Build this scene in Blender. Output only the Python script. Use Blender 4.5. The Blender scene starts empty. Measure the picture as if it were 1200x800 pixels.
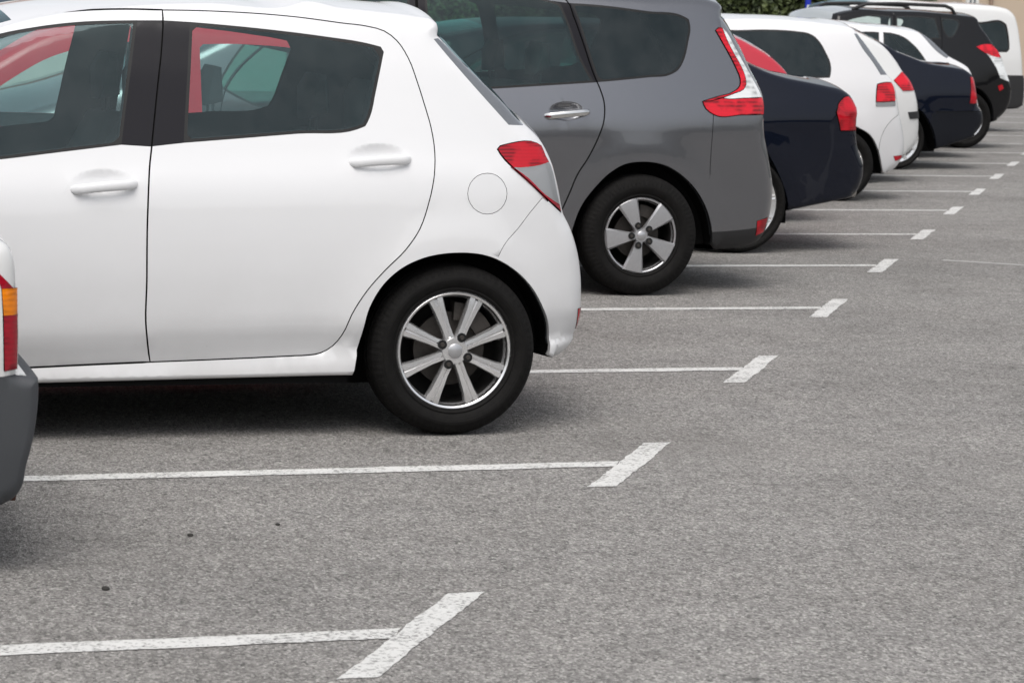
import bpy, math, random, json
import numpy as np
from mathutils import Vector, Matrix, noise
from mathutils.geometry import delaunay_2d_cdt

random.seed(7)
scene = bpy.context.scene
COL = scene.collection
R = math.radians
# ---------------------------------------------------------------- body form
def spline(pts, step, closed=False, corner=38.0):
    """Catmull-Rom through pts, sharp corners kept, sampled about every step metres."""
    P = [np.array(p[:2], float) for p in pts]
    n = len(P)
    def ang(i):
        a = P[i] - P[i - 1]; b = P[(i + 1) % n] - P[i]
        c = np.dot(a, b) / (np.linalg.norm(a) * np.linalg.norm(b) + 1e-12)
        return math.degrees(math.acos(max(-1, min(1, c))))
    cor = [ang(i) > corner if (closed or 0 < i < n - 1) else True for i in range(n)]
    out = []
    m = n if closed else n - 1
    for i in range(m):
        p1 = P[i]; p2 = P[(i + 1) % n]
        L = np.linalg.norm(p2 - p1)
        t1 = np.zeros(2); t2 = np.zeros(2)
        def tang(j, towards):
            j %= n
            if cor[j]:
                return None
            a = P[j] - P[j - 1]; b = P[(j + 1) % n] - P[j]
            la = np.linalg.norm(a) + 1e-9; lb = np.linalg.norm(b) + 1e-9
            t = (a / la * lb + b / lb * la) / (la + lb)
            return t / (np.linalg.norm(t) + 1e-9)
        a = tang(i, 1); b = tang(i + 1, 0)
        ch = (p2 - p1) / (L + 1e-12)
        if a is None and b is None: a = b = ch
        elif a is None: a = 2 * ch * np.dot(ch, b) - b
        elif b is None: b = 2 * ch * np.dot(ch, a) - a
        k = max(1, int(math.ceil(L / step)))
        for q in range(k):
            t = q / k
            h00 = 2*t**3 - 3*t*t + 1; h10 = t**3 - 2*t*t + t; h01 = -2*t**3 + 3*t*t; h11 = t**3 - t*t
            out.append(h00 * p1 + h10 * L * a + h01 * p2 + h11 * L * b)
    if not closed: out.append(P[-1])
    return np.array(out)

def seg_dist(Q, A, B):
    """distance of every point Q to every segment AB: min distance, index, parameter"""
    Q = np.asarray(Q, float); best = np.full(len(Q), 1e9); idx = np.zeros(len(Q), int); par = np.zeros(len(Q))
    D = B - A; L2 = (D ** 2).sum(1) + 1e-12
    for c in range(0, len(Q), 2000):
        q = Q[c:c+2000]
        t = np.clip(((q[:, None, :] - A[None]) * D[None]).sum(2) / L2[None], 0, 1)
        d = np.sqrt((((A[None] + D[None] * t[..., None]) - q[:, None, :]) ** 2).sum(2))
        i = d.argmin(1); r = np.arange(len(q))
        best[c:c+2000] = d[r, i]; idx[c:c+2000] = i; par[c:c+2000] = t[r, i]
    return best, idx, par

def inside(Q, poly):
    Q = np.asarray(Q, float); x, z = Q[:, 0], Q[:, 1]; r = np.zeros(len(Q), bool)
    n = len(poly)
    for i in range(n):
        x1, z1 = poly[i]; x2, z2 = poly[(i + 1) % n]
        if z1 == z2: continue
        c = ((z1 > z) != (z2 > z)) & (x < (x2 - x1) * (z - z1) / (z2 - z1) + x1)
        r ^= c
    return r

class Form:
    """Half-width of a car body as a function of the side view position (x to the rear, z up)."""
    def __init__(s, sp, step=0.03):
        s.sp = sp; s.hw = sp['hw']
        zt = np.arange(-0.3, 3.0, 0.004)
        pr = np.array(sp['prof'])
        f = np.interp(zt, pr[:, 0], pr[:, 1])
        k = np.ones(int(sp.get('soft', 0.05) / 0.004) | 1); k /= k.sum()
        pad = len(k) // 2
        s.ptab = np.convolve(np.pad(f, pad, mode='edge'), k, mode='valid'); s.zt = zt
        s.hull = None
        if sp.get('top'):
            s.top = spline(sp['top'], step)                       # front bottom -> over the roof -> rear bottom
            pts = [s.top]
            s.bottoms = []
            ra, fa = sp['rear_arch'], sp['front_arch']             # polylines from the rear leg to the front leg
            s.ra = spline(ra, step, corner=60); s.fa = spline(fa, step, corner=60)
            e = lambda a, b: spline([a, b], step)
            s.bottoms = [e(s.top[-1], s.ra[0]), e(s.ra[-1], s.fa[0]), e(s.fa[-1], s.top[0])]
            A = []; B = []; R = []
            for pl, bot in [(s.top, 0)] + [(b, 1) for b in s.bottoms]:
                for i in range(len(pl) - 1):
                    A.append(pl[i]); B.append(pl[i + 1])
                    if bot: R.append(sp.get('r_bottom', 0.03))
                    else: R.append(s.radius((pl[i] + pl[i + 1]) / 2))
            R = np.array(R); n = len(s.top) - 1
            kk = np.ones(9) / 9
            R[:n] = np.convolve(np.pad(R[:n], 4, mode='edge'), kk, mode='valid')
            s.A, s.B, s.R = np.array(A), np.array(B), R
            s.outer = np.concatenate([s.top[:-1], s.bottoms[0][:-1], s.ra[:-1], s.bottoms[1][:-1], s.fa[:-1], s.bottoms[2][:-1]])
            s.hull = True
    def radius(s, p):
        for x0, x1, z0, z1, r in s.sp.get('radii', []):
            if x0 <= p[0] <= x1 and z0 <= p[1] <= z1: return r
        return s.sp.get('r', 0.06)
    def w0(s, Q):
        Q = np.asarray(Q, float); x, z = Q[:, 0], Q[:, 1]; sp = s.sp
        f = np.interp(z - sp.get('tilt', 0) * x, s.zt, s.ptab)
        xa, xb, p, d = sp['plan_rear']                             # starts, ends, power, drop
        t = np.clip((x - xa) / (xb - xa), 0, 1.15); f = f - d * t ** p
        xa, xb, p, d = sp['plan_front']
        t = np.clip((xa - x) / (xa - xb), 0, 1.15); f = f - d * t ** p
        w = s.hw * f
        for (cx, cz, R, h, wd) in sp.get('flares', []):
            rr = np.hypot(x - cx, z - cz)
            g = np.exp(-np.abs((rr - R) / wd) ** 2.0) * h
            w = w + g * np.clip((z - 0.10) / 0.2, 0, 1)
        for (cx, cz, rx, rz, dep, an) in sp.get('dents', []):
            c, sn = math.cos(an), math.sin(an)
            a = ((x - cx) * c + (z - cz) * sn) / rx; b = (-(x - cx) * sn + (z - cz) * c) / rz
            q = np.clip(1 - (a * a + b * b), 0, 1)
            w = w - dep * q ** 1.3
        return w
    def w(s, Q):
        w = s.w0(Q)
        if s.hull:
            d, i, t = seg_dist(Q, s.A, s.B)
            r = s.R[i]
            u = np.clip(1 - d / r, 0, 1)
            w = w - r * 0.85 * (1 - np.sqrt(np.clip(1 - u * u, 0, 1)))
        return w
# ---------------------------------------------------------------- materials
class NT:
    """small helper round a node tree"""
    def __init__(s, tree): s.t = tree; s.n = tree.nodes; s.l = tree.links
    def add(s, kind, **kw):
        n = s.n.new(kind)
        for k, v in kw.items():
            if k in n.inputs.keys():
                s.set(n, k, v)
            else: setattr(n, k, v)
        return n
    def set(s, n, k, v):
        if isinstance(v, bpy.types.NodeSocket): s.l.new(v, n.inputs[k])
        else: n.inputs[k].default_value = v
    def math(s, op, a, b=0.0, clamp=False):
        n = s.n.new('ShaderNodeMath'); n.operation = op; n.use_clamp = clamp
        s.set(n, 0, a); s.set(n, 1, b); return n.outputs[0]
    def mix(s, f, a, b, mode='MIX'):
        n = s.n.new('ShaderNodeMix'); n.data_type = 'RGBA'; n.blend_type = mode
        s.set(n, 0, f)
        for i, v in ((6, a), (7, b)):
            if isinstance(v, bpy.types.NodeSocket): s.l.new(v, n.inputs[i])
            else: n.inputs[i].default_value = (*v, 1) if len(v) == 3 else v
        return n.outputs[2]
    def ramp(s, f, stops, interp='LINEAR'):
        n = s.n.new('ShaderNodeValToRGB'); n.color_ramp.interpolation = interp
        s.l.new(f, n.inputs[0]); e = n.color_ramp.elements
        while len(e) < len(stops): e.new(0.5)
        for q, (p, c) in zip(e, stops):
            q.position = p; q.color = (c, c, c, 1) if isinstance(c, (int, float)) else (*c, 1)
        return n.outputs[0]
    def noise(s, scale, detail=4, rough=0.55, vec=None, dist=0.0):
        n = s.n.new('ShaderNodeTexNoise'); n.inputs['Scale'].default_value = scale
        n.inputs['Detail'].default_value = detail; n.inputs['Roughness'].default_value = rough
        n.inputs['Distortion'].default_value = dist
        if vec is not None: s.l.new(vec, n.inputs['Vector'])
        return n.outputs[0]
    def bump(s, h, strength=0.3, dist=0.01):
        n = s.n.new('ShaderNodeBump'); n.inputs['Strength'].default_value = strength
        n.inputs['Distance'].default_value = dist; s.l.new(h, n.inputs['Height']); return n.outputs[0]
    def pos(s): return s.n.new('ShaderNodeNewGeometry').outputs['Position']
    def obj(s): return s.n.new('ShaderNodeTexCoord').outputs['Object']

MATS = {}
def new_mat(name):
    m = bpy.data.materials.new(name); m.use_nodes = True
    MATS[name] = m; t = NT(m.node_tree); b = m.node_tree.nodes['Principled BSDF']
    return m, t, b

def plain(name, col, rough=0.5, metal=0.0, coat=0.0, spec=0.5, var=0.0, scale=20.0, bump=0.0):
    m, t, b = new_mat(name)
    b.inputs['Base Color'].default_value = (*col, 1); b.inputs['Roughness'].default_value = rough
    b.inputs['Metallic'].default_value = metal; b.inputs['Coat Weight'].default_value = coat
    b.inputs['Coat Roughness'].default_value = 0.03; b.inputs['Specular IOR Level'].default_value = spec
    if var or bump:
        nz = t.noise(scale, 5)
        if var:
            c = t.mix(nz, tuple(x * (1 - var) for x in col), tuple(min(1, x * (1 + var)) for x in col))
            t.set(b, 'Base Color', c)
        if bump: t.set(b, 'Normal', t.bump(nz, bump, 0.005))
    return m

def paint(name, col, rough=0.35, metal=0.0, dirt=0.25, flake=0.0, dirt_col=(0.20, 0.18, 0.15), coat=1.0):
    """car paint: clear coat, faint orange peel, road dust thicker on the low panels"""
    m, t, b = new_mat(name)
    o = t.pos()
    sep = t.add('ShaderNodeSeparateXYZ'); t.l.new(o, sep.inputs[0])
    low = t.ramp(t.math('DIVIDE', sep.outputs[2], 0.75), [(0.18, 1.0), (0.42, 0.30), (1.0, 0.05)])
    n1 = t.noise(3.0, 6, 0.65, o); n2 = t.noise(38.0, 5, 0.7, o)
    d = t.math('MULTIPLY', t.math('MULTIPLY', low, t.ramp(n1, [(0.3, 0.25), (0.75, 1.0)])), dirt)
    specks = t.ramp(n2, [(0.66, 0.0), (0.74, 1.0)])
    d = t.math('ADD', d, t.math('MULTIPLY', t.math('MULTIPLY', specks, low), dirt * 0.6), True)
    base = t.mix(d, col, dirt_col)
    if flake:
        v = t.add('ShaderNodeTexVoronoi', Scale=900.0); t.l.new(o, v.inputs['Vector'])
        base = t.mix(t.math('MULTIPLY', v.outputs['Color'], flake), base, tuple(min(1, c * 1.9 + 0.03) for c in col))
    t.set(b, 'Base Color', base)
    b.inputs['Metallic'].default_value = metal; b.inputs['Specular IOR Level'].default_value = 0.0 if coat and not metal else 0.3
    t.set(b, 'Roughness', t.math('ADD', t.math('MULTIPLY', d, 0.5), rough, True))
    b.inputs['Coat Weight'].default_value = coat
    t.set(b, 'Coat Roughness', t.math('ADD', t.math('MULTIPLY', d, 0.5), 0.03, True))
    t.set(b, 'Normal', t.bump(t.noise(9.0, 2, 0.5, o), 0.03, 0.02))
    return m

def glass(name, tint, refl=1.0):
    m, t, b = new_mat(name); t.n.remove(b)
    out = t.n['Material Output']
    tr = t.add('ShaderNodeBsdfTransparent', Color=(*tint, 1))
    gl = t.add('ShaderNodeBsdfGlossy', Color=(0.72, 0.95, 1, 1), Roughness=0.0)
    fr = t.add('ShaderNodeFresnel', IOR=1.52)
    mx = t.add('ShaderNodeMixShader')
    t.l.new(t.math('MULTIPLY', fr.outputs[0], refl), mx.inputs[0]); t.l.new(tr.outputs[0], mx.inputs[1]); t.l.new(gl.outputs[0], mx.inputs[2])
    df = t.add('ShaderNodeBsdfDiffuse', Color=(0.35, 0.36, 0.36, 1))       # thin film of dust
    m2 = t.add('ShaderNodeMixShader'); t.set(m2, 0, t.math('MULTIPLY', t.ramp(t.noise(6, 6, 0.7, t.pos()), [(0.35, 0.2), (0.8, 1.0)]), 0.08))
    t.l.new(mx.outputs[0], m2.inputs[1]); t.l.new(df.outputs[0], m2.inputs[2])
    t.l.new(m2.outputs[0], out.inputs[0])
    return m

def clear_cover(name, col):
    """clear coloured cover of a lamp: lets light through to the ribbed reflector behind it"""
    m, t, b = new_mat(name); t.n.remove(b)
    out = t.n['Material Output']
    tr = t.add('ShaderNodeBsdfTransparent', Color=(*col, 1))
    gl = t.add('ShaderNodeBsdfGlossy', Color=(1, 1, 1, 1), Roughness=0.03)
    df = t.add('ShaderNodeBsdfDiffuse', Color=(*[c * 0.95 for c in col], 1))
    m1 = t.add('ShaderNodeMixShader'); t.set(m1, 0, 0.30); t.l.new(tr.outputs[0], m1.inputs[1]); t.l.new(df.outputs[0], m1.inputs[2])
    fr = t.add('ShaderNodeFresnel', IOR=1.48); mx = t.add('ShaderNodeMixShader')
    t.l.new(fr.outputs[0], mx.inputs[0]); t.l.new(m1.outputs[0], mx.inputs[1]); t.l.new(gl.outputs[0], mx.inputs[2])
    t.l.new(mx.outputs[0], out.inputs[0])
    return m

def lens(name, col, period=0.012, dark=0.45):
    """coloured lamp plastic with moulded prisms and darker bulb chambers under a clear coat"""
    m, t, b = new_mat(name)
    o = t.obj()
    w = t.add('ShaderNodeTexWave', Scale=0.314 / period, bands_direction='Z'); t.l.new(o, w.inputs['Vector']); w.inputs['Distortion'].default_value = 0.6
    ch = t.ramp(t.noise(13.0, 2, 0.4, o), [(0.46, 0.0), (0.60, 1.0)])
    k = t.math('MULTIPLY', ch, t.math('ADD', t.math('MULTIPLY', w.outputs['Fac'], 0.75), 0.25))
    t.set(b, 'Base Color', t.mix(k, col, tuple(c * dark for c in col)))
    b.inputs['Roughness'].default_value = 0.4; b.inputs['Specular IOR Level'].default_value = 0.0
    b.inputs['Coat Weight'].default_value = 1.0; b.inputs['Coat Roughness'].default_value = 0.03
    t.set(b, 'Normal', t.bump(w.outputs['Fac'], 0.15, 0.003))
    return m

def reflector(name, period, axis):
    m, t, b = new_mat(name)
    o = t.obj()
    w = t.add('ShaderNodeTexWave', Scale=0.314 / period, bands_direction=axis); t.l.new(o, w.inputs['Vector']); w.inputs['Distortion'].default_value = 0.3
    v = t.add('ShaderNodeTexVoronoi', Scale=22.0); t.l.new(o, v.inputs['Vector'])
    s = t.add('ShaderNodeSeparateColor'); t.l.new(v.outputs['Color'], s.inputs[0])
    t.set(b, 'Base Color', t.mix(s.outputs[0], (0.90, 0.90, 0.90), (0.42, 0.42, 0.42)))
    b.inputs['Metallic'].default_value = 0.25; b.inputs['Roughness'].default_value = 0.35
    t.set(b, 'Normal', t.bump(t.math('ADD', w.outputs['Fac'], t.math('MULTIPLY', v.outputs['Distance'], 0.8)), 0.9, 0.012))
    return m

def make_materials():
    paint('white_paint', (0.78, 0.78, 0.785), 0.45, 0, 0.50)
    paint('old_white_paint', (0.75, 0.75, 0.74), 0.45, 0, 0.42)
    paint('red_paint', (0.50, 0.035, 0.055), 0.35, 0, 0.2)
    paint('grey_paint', (0.185, 0.188, 0.202), 0.24, 0.85, 0.25, 0.25, (0.15, 0.14, 0.13))
    paint('navy_paint', (0.0045, 0.0065, 0.014), 0.30, 0.0, 0.04, 0.05, (0.10, 0.095, 0.09), coat=0.7)
    paint('black_paint', (0.008, 0.008, 0.009), 0.30, 0.0, 0.06, 0.03, (0.10, 0.095, 0.09), coat=0.7)
    plain('black_trim', (0.010, 0.009, 0.012), 0.30, spec=0.25, var=0.2, scale=60)
    plain('rubber_seal', (0.006, 0.006, 0.006), 0.6)
    plain('pebble_stone', (0.035, 0.033, 0.03), 0.9, var=0.4, scale=60)
    plain('panel_gap', (0.012, 0.012, 0.012), 0.8, spec=0.1)
    plain('bumper_plastic', (0.062, 0.066, 0.072), 0.62, var=0.25, scale=220, bump=0.12)
    plain('dark_plastic', (0.022, 0.022, 0.023), 0.6, var=0.2, scale=120, bump=0.1)
    plain('interior', (0.042, 0.046, 0.050), 0.85, spec=0.2)
    plain('seat_fabric', (0.085, 0.09, 0.095), 0.9, spec=0.1)
    plain('underbody', (0.010, 0.010, 0.010), 0.9, spec=0.1)
    m, t, b = new_mat('tyre_rubber')
    o = t.obj(); n = t.noise(30, 5, 0.6, o)
    t.set(b, 'Base Color', t.mix(n, (0.0045, 0.0042, 0.0042), (0.014, 0.0133, 0.0125)))
    b.inputs['Roughness'].default_value = 0.75; b.inputs['Specular IOR Level'].default_value = 0.14
    sx = t.add('ShaderNodeSeparateXYZ'); t.l.new(o, sx.inputs[0])
    an = t.math('ARCTAN2', sx.outputs[2], sx.outputs[0])
    rr = t.math('SQRT', t.math('ADD', t.math('POWER', sx.outputs[0], 2.0), t.math('POWER', sx.outputs[2], 2.0)))
    blk = t.ramp(t.math('SINE', t.math('MULTIPLY', an, 74.0)), [(0.0, 0.0), (0.25, 1.0)])
    sh = t.ramp(t.math('SUBTRACT', rr, 0.0), [(0.272, 0.0), (0.285, 1.0)])
    rings = t.math('SINE', t.math('MULTIPLY', rr, 700.0))
    hh = t.math('ADD', t.math('MULTIPLY', blk, sh), t.math('ADD', t.math('MULTIPLY', rings, 0.05), t.math('MULTIPLY', t.noise(90, 4, 0.6, o), 0.25)))
    t.set(b, 'Normal', t.bump(hh, 0.6, 0.006))
    m, t, b = new_mat('alloy')
    o = t.obj(); n = t.noise(25, 6, 0.7, o)
    t.set(b, 'Base Color', t.mix(t.ramp(n, [(0.3, 0.0), (0.75, 1.0)]), (0.88, 0.88, 0.89), (0.80, 0.79, 0.78)))
    b.inputs['Metallic'].default_value = 0.85
    t.set(b, 'Roughness', t.math('ADD', t.math('MULTIPLY', n, 0.08), 0.22))
    plain('alloy_dark', (0.10, 0.095, 0.09), 0.5, 0.6, var=0.4, scale=30)
    plain('alloy_grey', (0.50, 0.50, 0.51), 0.32, 0.7, var=0.12, scale=30)
    plain('brake_steel', (0.055, 0.048, 0.042), 0.6, 0.3, var=0.4, scale=25)
    plain('wheel_shade', (0.010, 0.009, 0.008), 0.85, var=0.4, scale=18)
    plain('chrome', (0.75, 0.75, 0.74), 0.10, 1.0)
    plain('steel_pipe', (0.45, 0.44, 0.42), 0.25, 1.0)
    plain('rusty_steel', (0.10, 0.045, 0.03), 0.8, 0.1, var=0.4, scale=60)
    glass('side_glass', (0.74, 0.85, 0.84))
    glass('tinted_glass', (0.42, 0.66, 0.61))
    glass('privacy_glass', (0.10, 0.115, 0.12))
    lens('red_lens', (0.50, 0.005, 0.016), 0.012, 0.35); lens('bright_red_lens', (0.74, 0.007, 0.024), 0.022, 0.30); lens('old_red_lens', (0.36, 0.008, 0.022), 0.014, 0.6)
    lens('amber_lens', (0.90, 0.25, 0.010), 0.014, 0.7); lens('white_lens', (0.84, 0.86, 0.86), 0.03, 0.5); clear_cover('clear_lens', (0.88, 0.90, 0.92))
    reflector('reflector_fine', 0.011, 'Z'); reflector('reflector_broad', 0.024, 'Z')
    plain('shaded_glass', (0.42, 0.45, 0.46), 0.1, coat=1.0)  # opaque pale grey imitates sky reflected in the off-roader windscreen
    plain('plate', (0.75, 0.75, 0.72), 0.5)
# ---------------------------------------------------------------- mesh helpers
def link(o, parent=None):
    COL.objects.link(o)
    if parent is not None: o.parent = parent
    return o

def mesh_obj(name, V, F, mats, parent=None, fm=None, N=None, smooth=True):
    """one mesh object; fm = material index per face, N = normal per face corner"""
    me = bpy.data.meshes.new(name)
    me.from_pydata([tuple(map(float, v)) for v in V], [], [tuple(f) for f in F])
    for m in (mats if isinstance(mats, (list, tuple)) else [mats]): me.materials.append(MATS[m])
    if fm is not None: me.polygons.foreach_set('material_index', list(fm))
    if smooth: me.polygons.foreach_set('use_smooth', [True] * len(me.polygons))
    if N is not None: me.normals_split_custom_set([tuple(map(float, n)) for n in N])
    me.update()
    return link(bpy.data.objects.new(name, me), parent)

class MB:
    """collects shapes that end up in one mesh"""
    def __init__(s): s.V = []; s.F = []; s.M = []
    def add(s, V, F, m=0):
        b = len(s.V); s.V += [tuple(v) for v in V]; s.F += [tuple(i + b for i in f) for f in F]; s.M += [m] * len(F)
    def box(s, c, d, m=0, rot=None):
        V = [Vector((x * d[0] / 2, y * d[1] / 2, z * d[2] / 2)) for x in (-1, 1) for y in (-1, 1) for z in (-1, 1)]
        if rot: V = [rot @ v for v in V]
        V = [v + Vector(c) for v in V]
        s.add(V, [(0, 1, 3, 2), (4, 6, 7, 5), (0, 4, 5, 1), (2, 3, 7, 6), (0, 2, 6, 4), (1, 5, 7, 3)], m)
    def prism(s, poly, y0, y1, m=0, bev=0.0):
        """poly in x,z, extruded along y, with both rims chamfered by bev"""
        n = len(poly); P = np.array(poly, float); c = P.mean(0)
        d = P - c; L = np.linalg.norm(d, axis=1)[:, None] + 1e-9
        Q = c + d * np.clip(1 - bev / L, 0.1, 1)
        sg = 1 if y1 > y0 else -1
        rings = [(Q, y0), (P, y0 + sg * bev), (P, y1 - sg * bev), (Q, y1)] if bev else [(P, y0), (P, y1)]
        V = [(p[0], y, p[1]) for ring, y in rings for p in ring]; F = []
        for k in range(len(rings) - 1):
            for i in range(n):
                j = (i + 1) % n
                F.append((k * n + i, k * n + j, (k + 1) * n + j, (k + 1) * n + i))
        F.append(tuple(range(n))[::-1]); F.append(tuple((len(rings) - 1) * n + i for i in range(n)))
        s.add(V, F, m)
    def lathe(s, prof, n=48, axis='Y', c=(0, 0, 0), m=0, a0=0.0, closed=False):
        """prof = (radius, along-axis) pairs turned about the axis"""
        V = []; F = []; k = len(prof)
        for i in range(n):
            a = a0 + 2 * math.pi * i / n
            for r, y in prof:
                p = (r * math.cos(a), y, r * math.sin(a)) if axis == 'Y' else (r * math.cos(a), r * math.sin(a), y) if axis == 'Z' else (y, r * math.cos(a), r * math.sin(a))
                V.append((p[0] + c[0], p[1] + c[1], p[2] + c[2]))
        kk = k if closed else k - 1
        for i in range(n):
            j = (i + 1) % n
            for q in range(kk):
                q2 = (q + 1) % k
                F.append((i * k + q, j * k + q, j * k + q2, i * k + q2))
        s.add(V, F, m)
    def tube(s, path, rad, n=10, m=0, flat=1.0):
        """round bar along a path; rad may be a list; caps closed"""
        P = [Vector(p) for p in path]; V = []; F = []
        rad = rad if isinstance(rad, (list, tuple)) else [rad] * len(P)
        for i, p in enumerate(P):
            t = (P[min(i + 1, len(P) - 1)] - P[max(i - 1, 0)]).normalized()
            up = Vector((0, 0, 1)) if abs(t.z) < 0.9 else Vector((0, 1, 0))
            a = t.cross(up).normalized(); b = a.cross(t).normalized()
            for k in range(n):
                q = 2 * math.pi * k / n
                V.append(p + a * math.cos(q) * rad[i] * flat + b * math.sin(q) * rad[i])
        for i in range(len(P) - 1):
            for k in range(n):
                j = (k + 1) % n
                F.append((i * n + k, i * n + j, (i + 1) * n + j, (i + 1) * n + k))
        F.append(tuple(range(n))[::-1]); F.append(tuple((len(P) - 1) * n + k for k in range(n)))
        s.add(V, F, m)
    def build(s, name, mats, parent=None, smooth=35):
        me = bpy.data.meshes.new(name); me.from_pydata([tuple(v) for v in s.V], [], s.F)
        for m in (mats if isinstance(mats, (list, tuple)) else [mats]): me.materials.append(MATS[m])
        me.polygons.foreach_set('material_index', s.M)
        bm = bmesh_new(me); bm.to_mesh(me); bm.free()
        if smooth:
            me.polygons.foreach_set('use_smooth', [True] * len(me.polygons))
            me.set_sharp_from_angle(angle=R(smooth))
        me.update()
        return link(bpy.data.objects.new(name, me), parent)

import bmesh
def bmesh_new(me):
    bm = bmesh.new(); bm.from_mesh(me); bmesh.ops.recalc_face_normals(bm, faces=bm.faces); return bm

def tag(o, label=None, cat=None, group=None, kind=None):
    if label: o['label'] = label
    if cat: o['category'] = cat
    if group: o['group'] = group
    if kind: o['kind'] = kind
    return o

def empty(name, loc, rz=0.0):
    o = bpy.data.objects.new(name, None); COL.objects.link(o)
    o.location = loc; o.rotation_euler = (0, 0, rz); o.empty_display_size = 0.3
    return o

# ---------------------------------------------------------------- wheels
def make_wheel(parent, x, y, z, Rt, Rr, side, style, wid=0.18):
    """wheel = dark barrel and brake disc; children tyre, rim, hub cap, lug nuts.  side -1: outer face towards -y"""
    sg = -side                                            # +y is inwards for side -1
    def L(prof): return [(r, sg * a) for r, a in prof]
    wb = MB()
    wb.lathe(L([(0.0, 0.085), (Rr * 0.62, 0.085), (Rr * 0.62, 0.105), (0.0, 0.105)]), 40, m=1)
    wb.lathe(L([(Rr * 0.93, 0.012), (Rr * 0.90, 0.05), (Rr * 0.90, wid), (0.0, wid)]), 48, m=0)
    cal = [(Rr * 0.50 * math.cos(a), Rr * 0.50 * math.sin(a)) for a in np.linspace(0.5, 1.5, 6)] + [(Rr * 0.80 * math.cos(a), Rr * 0.80 * math.sin(a)) for a in np.linspace(1.5, 0.5, 6)]
    wb.prism(cal, sg * 0.06, sg * 0.12, m=1)
    w = wb.build('wheel', ['wheel_shade', 'brake_steel'], parent)
    w.location = (x, y, z)
    tb = MB(); h = Rt - Rr
    tb.lathe(L([(Rr * 0.985, 0.022), (Rr + 0.004, 0.008), (Rr + h * .10, 0.004), (Rr + h * .16, 0.006), (Rr + h * .20, 0.001), (Rr + h * 0.42, -0.009), (Rr + h * 0.55, -0.0095), (Rr + h * .60, -0.006),
                (Rr + h * 0.76, 0.000), (Rt - 0.016, 0.008), (Rt - 0.007, 0.018), (Rt - 0.002, 0.034), (Rt, 0.055), (Rt - 0.007, 0.056), (Rt - 0.007, 0.064), (Rt, 0.065), (Rt, 0.095),
                (Rt - 0.007, 0.096), (Rt - 0.007, 0.104), (Rt, 0.105), (Rt, wid - 0.03), (Rt - 0.01, wid - 0.005), (Rr + h * 0.5, wid + 0.008), (Rr, wid)]), 96, closed=False)
    tb.build('tyre', 'tyre_rubber', w, 40)
    rb = MB()
    rb.lathe(L([(Rr * (style.get('lip', 0.93) - 0.03), 0.040), (Rr * style.get('lip', 0.93), 0.016), (Rr * 0.945, 0.012), (Rr * 0.975, 0.010), (Rr * 1.0, 0.014), (Rr * 1.012, 0.022)]), 72)
    n, a0, sec, kind = style['n'], style['a0'], style['sec'], style.get('kind', 'bar')
    for k in range(n):
        a = R(a0 + 360.0 * k / n); ca, sa = math.cos(a), math.sin(a)
        V = []; F = []
        for (r, hwid, yf, sk) in sec:
            rr = r * Rr; hw = hwid * Rr; sks = sk * Rr
            pts = [(-hw, yf + 0.010), (-hw * 0.80, yf), (-hw * 0.20, yf - 0.001), (-hw * 0.12, yf + style.get('groove', 0)), (hw * 0.12, yf + style.get('groove', 0)), (hw * 0.20, yf - 0.001), (hw * 0.80, yf), (hw, yf + 0.010), (hw * 0.85, yf + 0.035), (-hw * 0.85, yf + 0.035)]
            for t, yy in pts:
                t += sks
                V.append((rr * ca - t * sa, sg * yy, rr * sa + t * ca))
        m = 10
        for i in range(len(sec) - 1):
            for j in range(m):
                q = (j + 1) % m
                F.append((i * m + j, i * m + q, (i + 1) * m + q, (i + 1) * m + j))
        F.append(tuple(range(m))); F.append(tuple((len(sec) - 1) * m + j for j in range(m)))
        rb.add(V, F, 0)
    hub = style.get('hub', 0.26); yh = sec[0][2]
    rb.lathe(L([(0.0, yh - 0.005), (Rr * hub * 0.85, yh - 0.004), (Rr * hub, yh + 0.006), (Rr * hub, yh + 0.05)]), 40)
    rb.build('rim', style.get('mat', 'alloy'), w, 40)
    cb = MB(); cr = style.get('cap', 0.13) * Rr
    cb.lathe(L([(0.0, yh - 0.011), (cr * 0.8, yh - 0.010), (cr, yh - 0.0065), (cr, yh + 0.01)]), 32)
    cb.build('hub_cap', 'alloy_grey', w, 40)
    for k in range(style.get('lugs', 0)):
        a = R(style['lug0'] + 360.0 * k / style['lugs']); lr = style.get('lugr', 0.24) * Rr
        lb = MB()
        ls_ = style.get('lugs_r', 1.0)
        lb.lathe(L([(0.0165 * ls_, yh - 0.0065), (0.0165 * ls_, yh - 0.0045), (0.0, yh - 0.0045)]), 20, m=0)
        lb.lathe(L([(0.0, yh - 0.010), (0.0075, yh - 0.010), (0.0085, yh - 0.007), (0.0085, yh)]), 6, m=1)
        o = lb.build('lug_nut', ['rubber_seal', 'brake_steel'], w)
        o.location = (lr * math.cos(a), 0, lr * math.sin(a))
    return w

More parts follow.
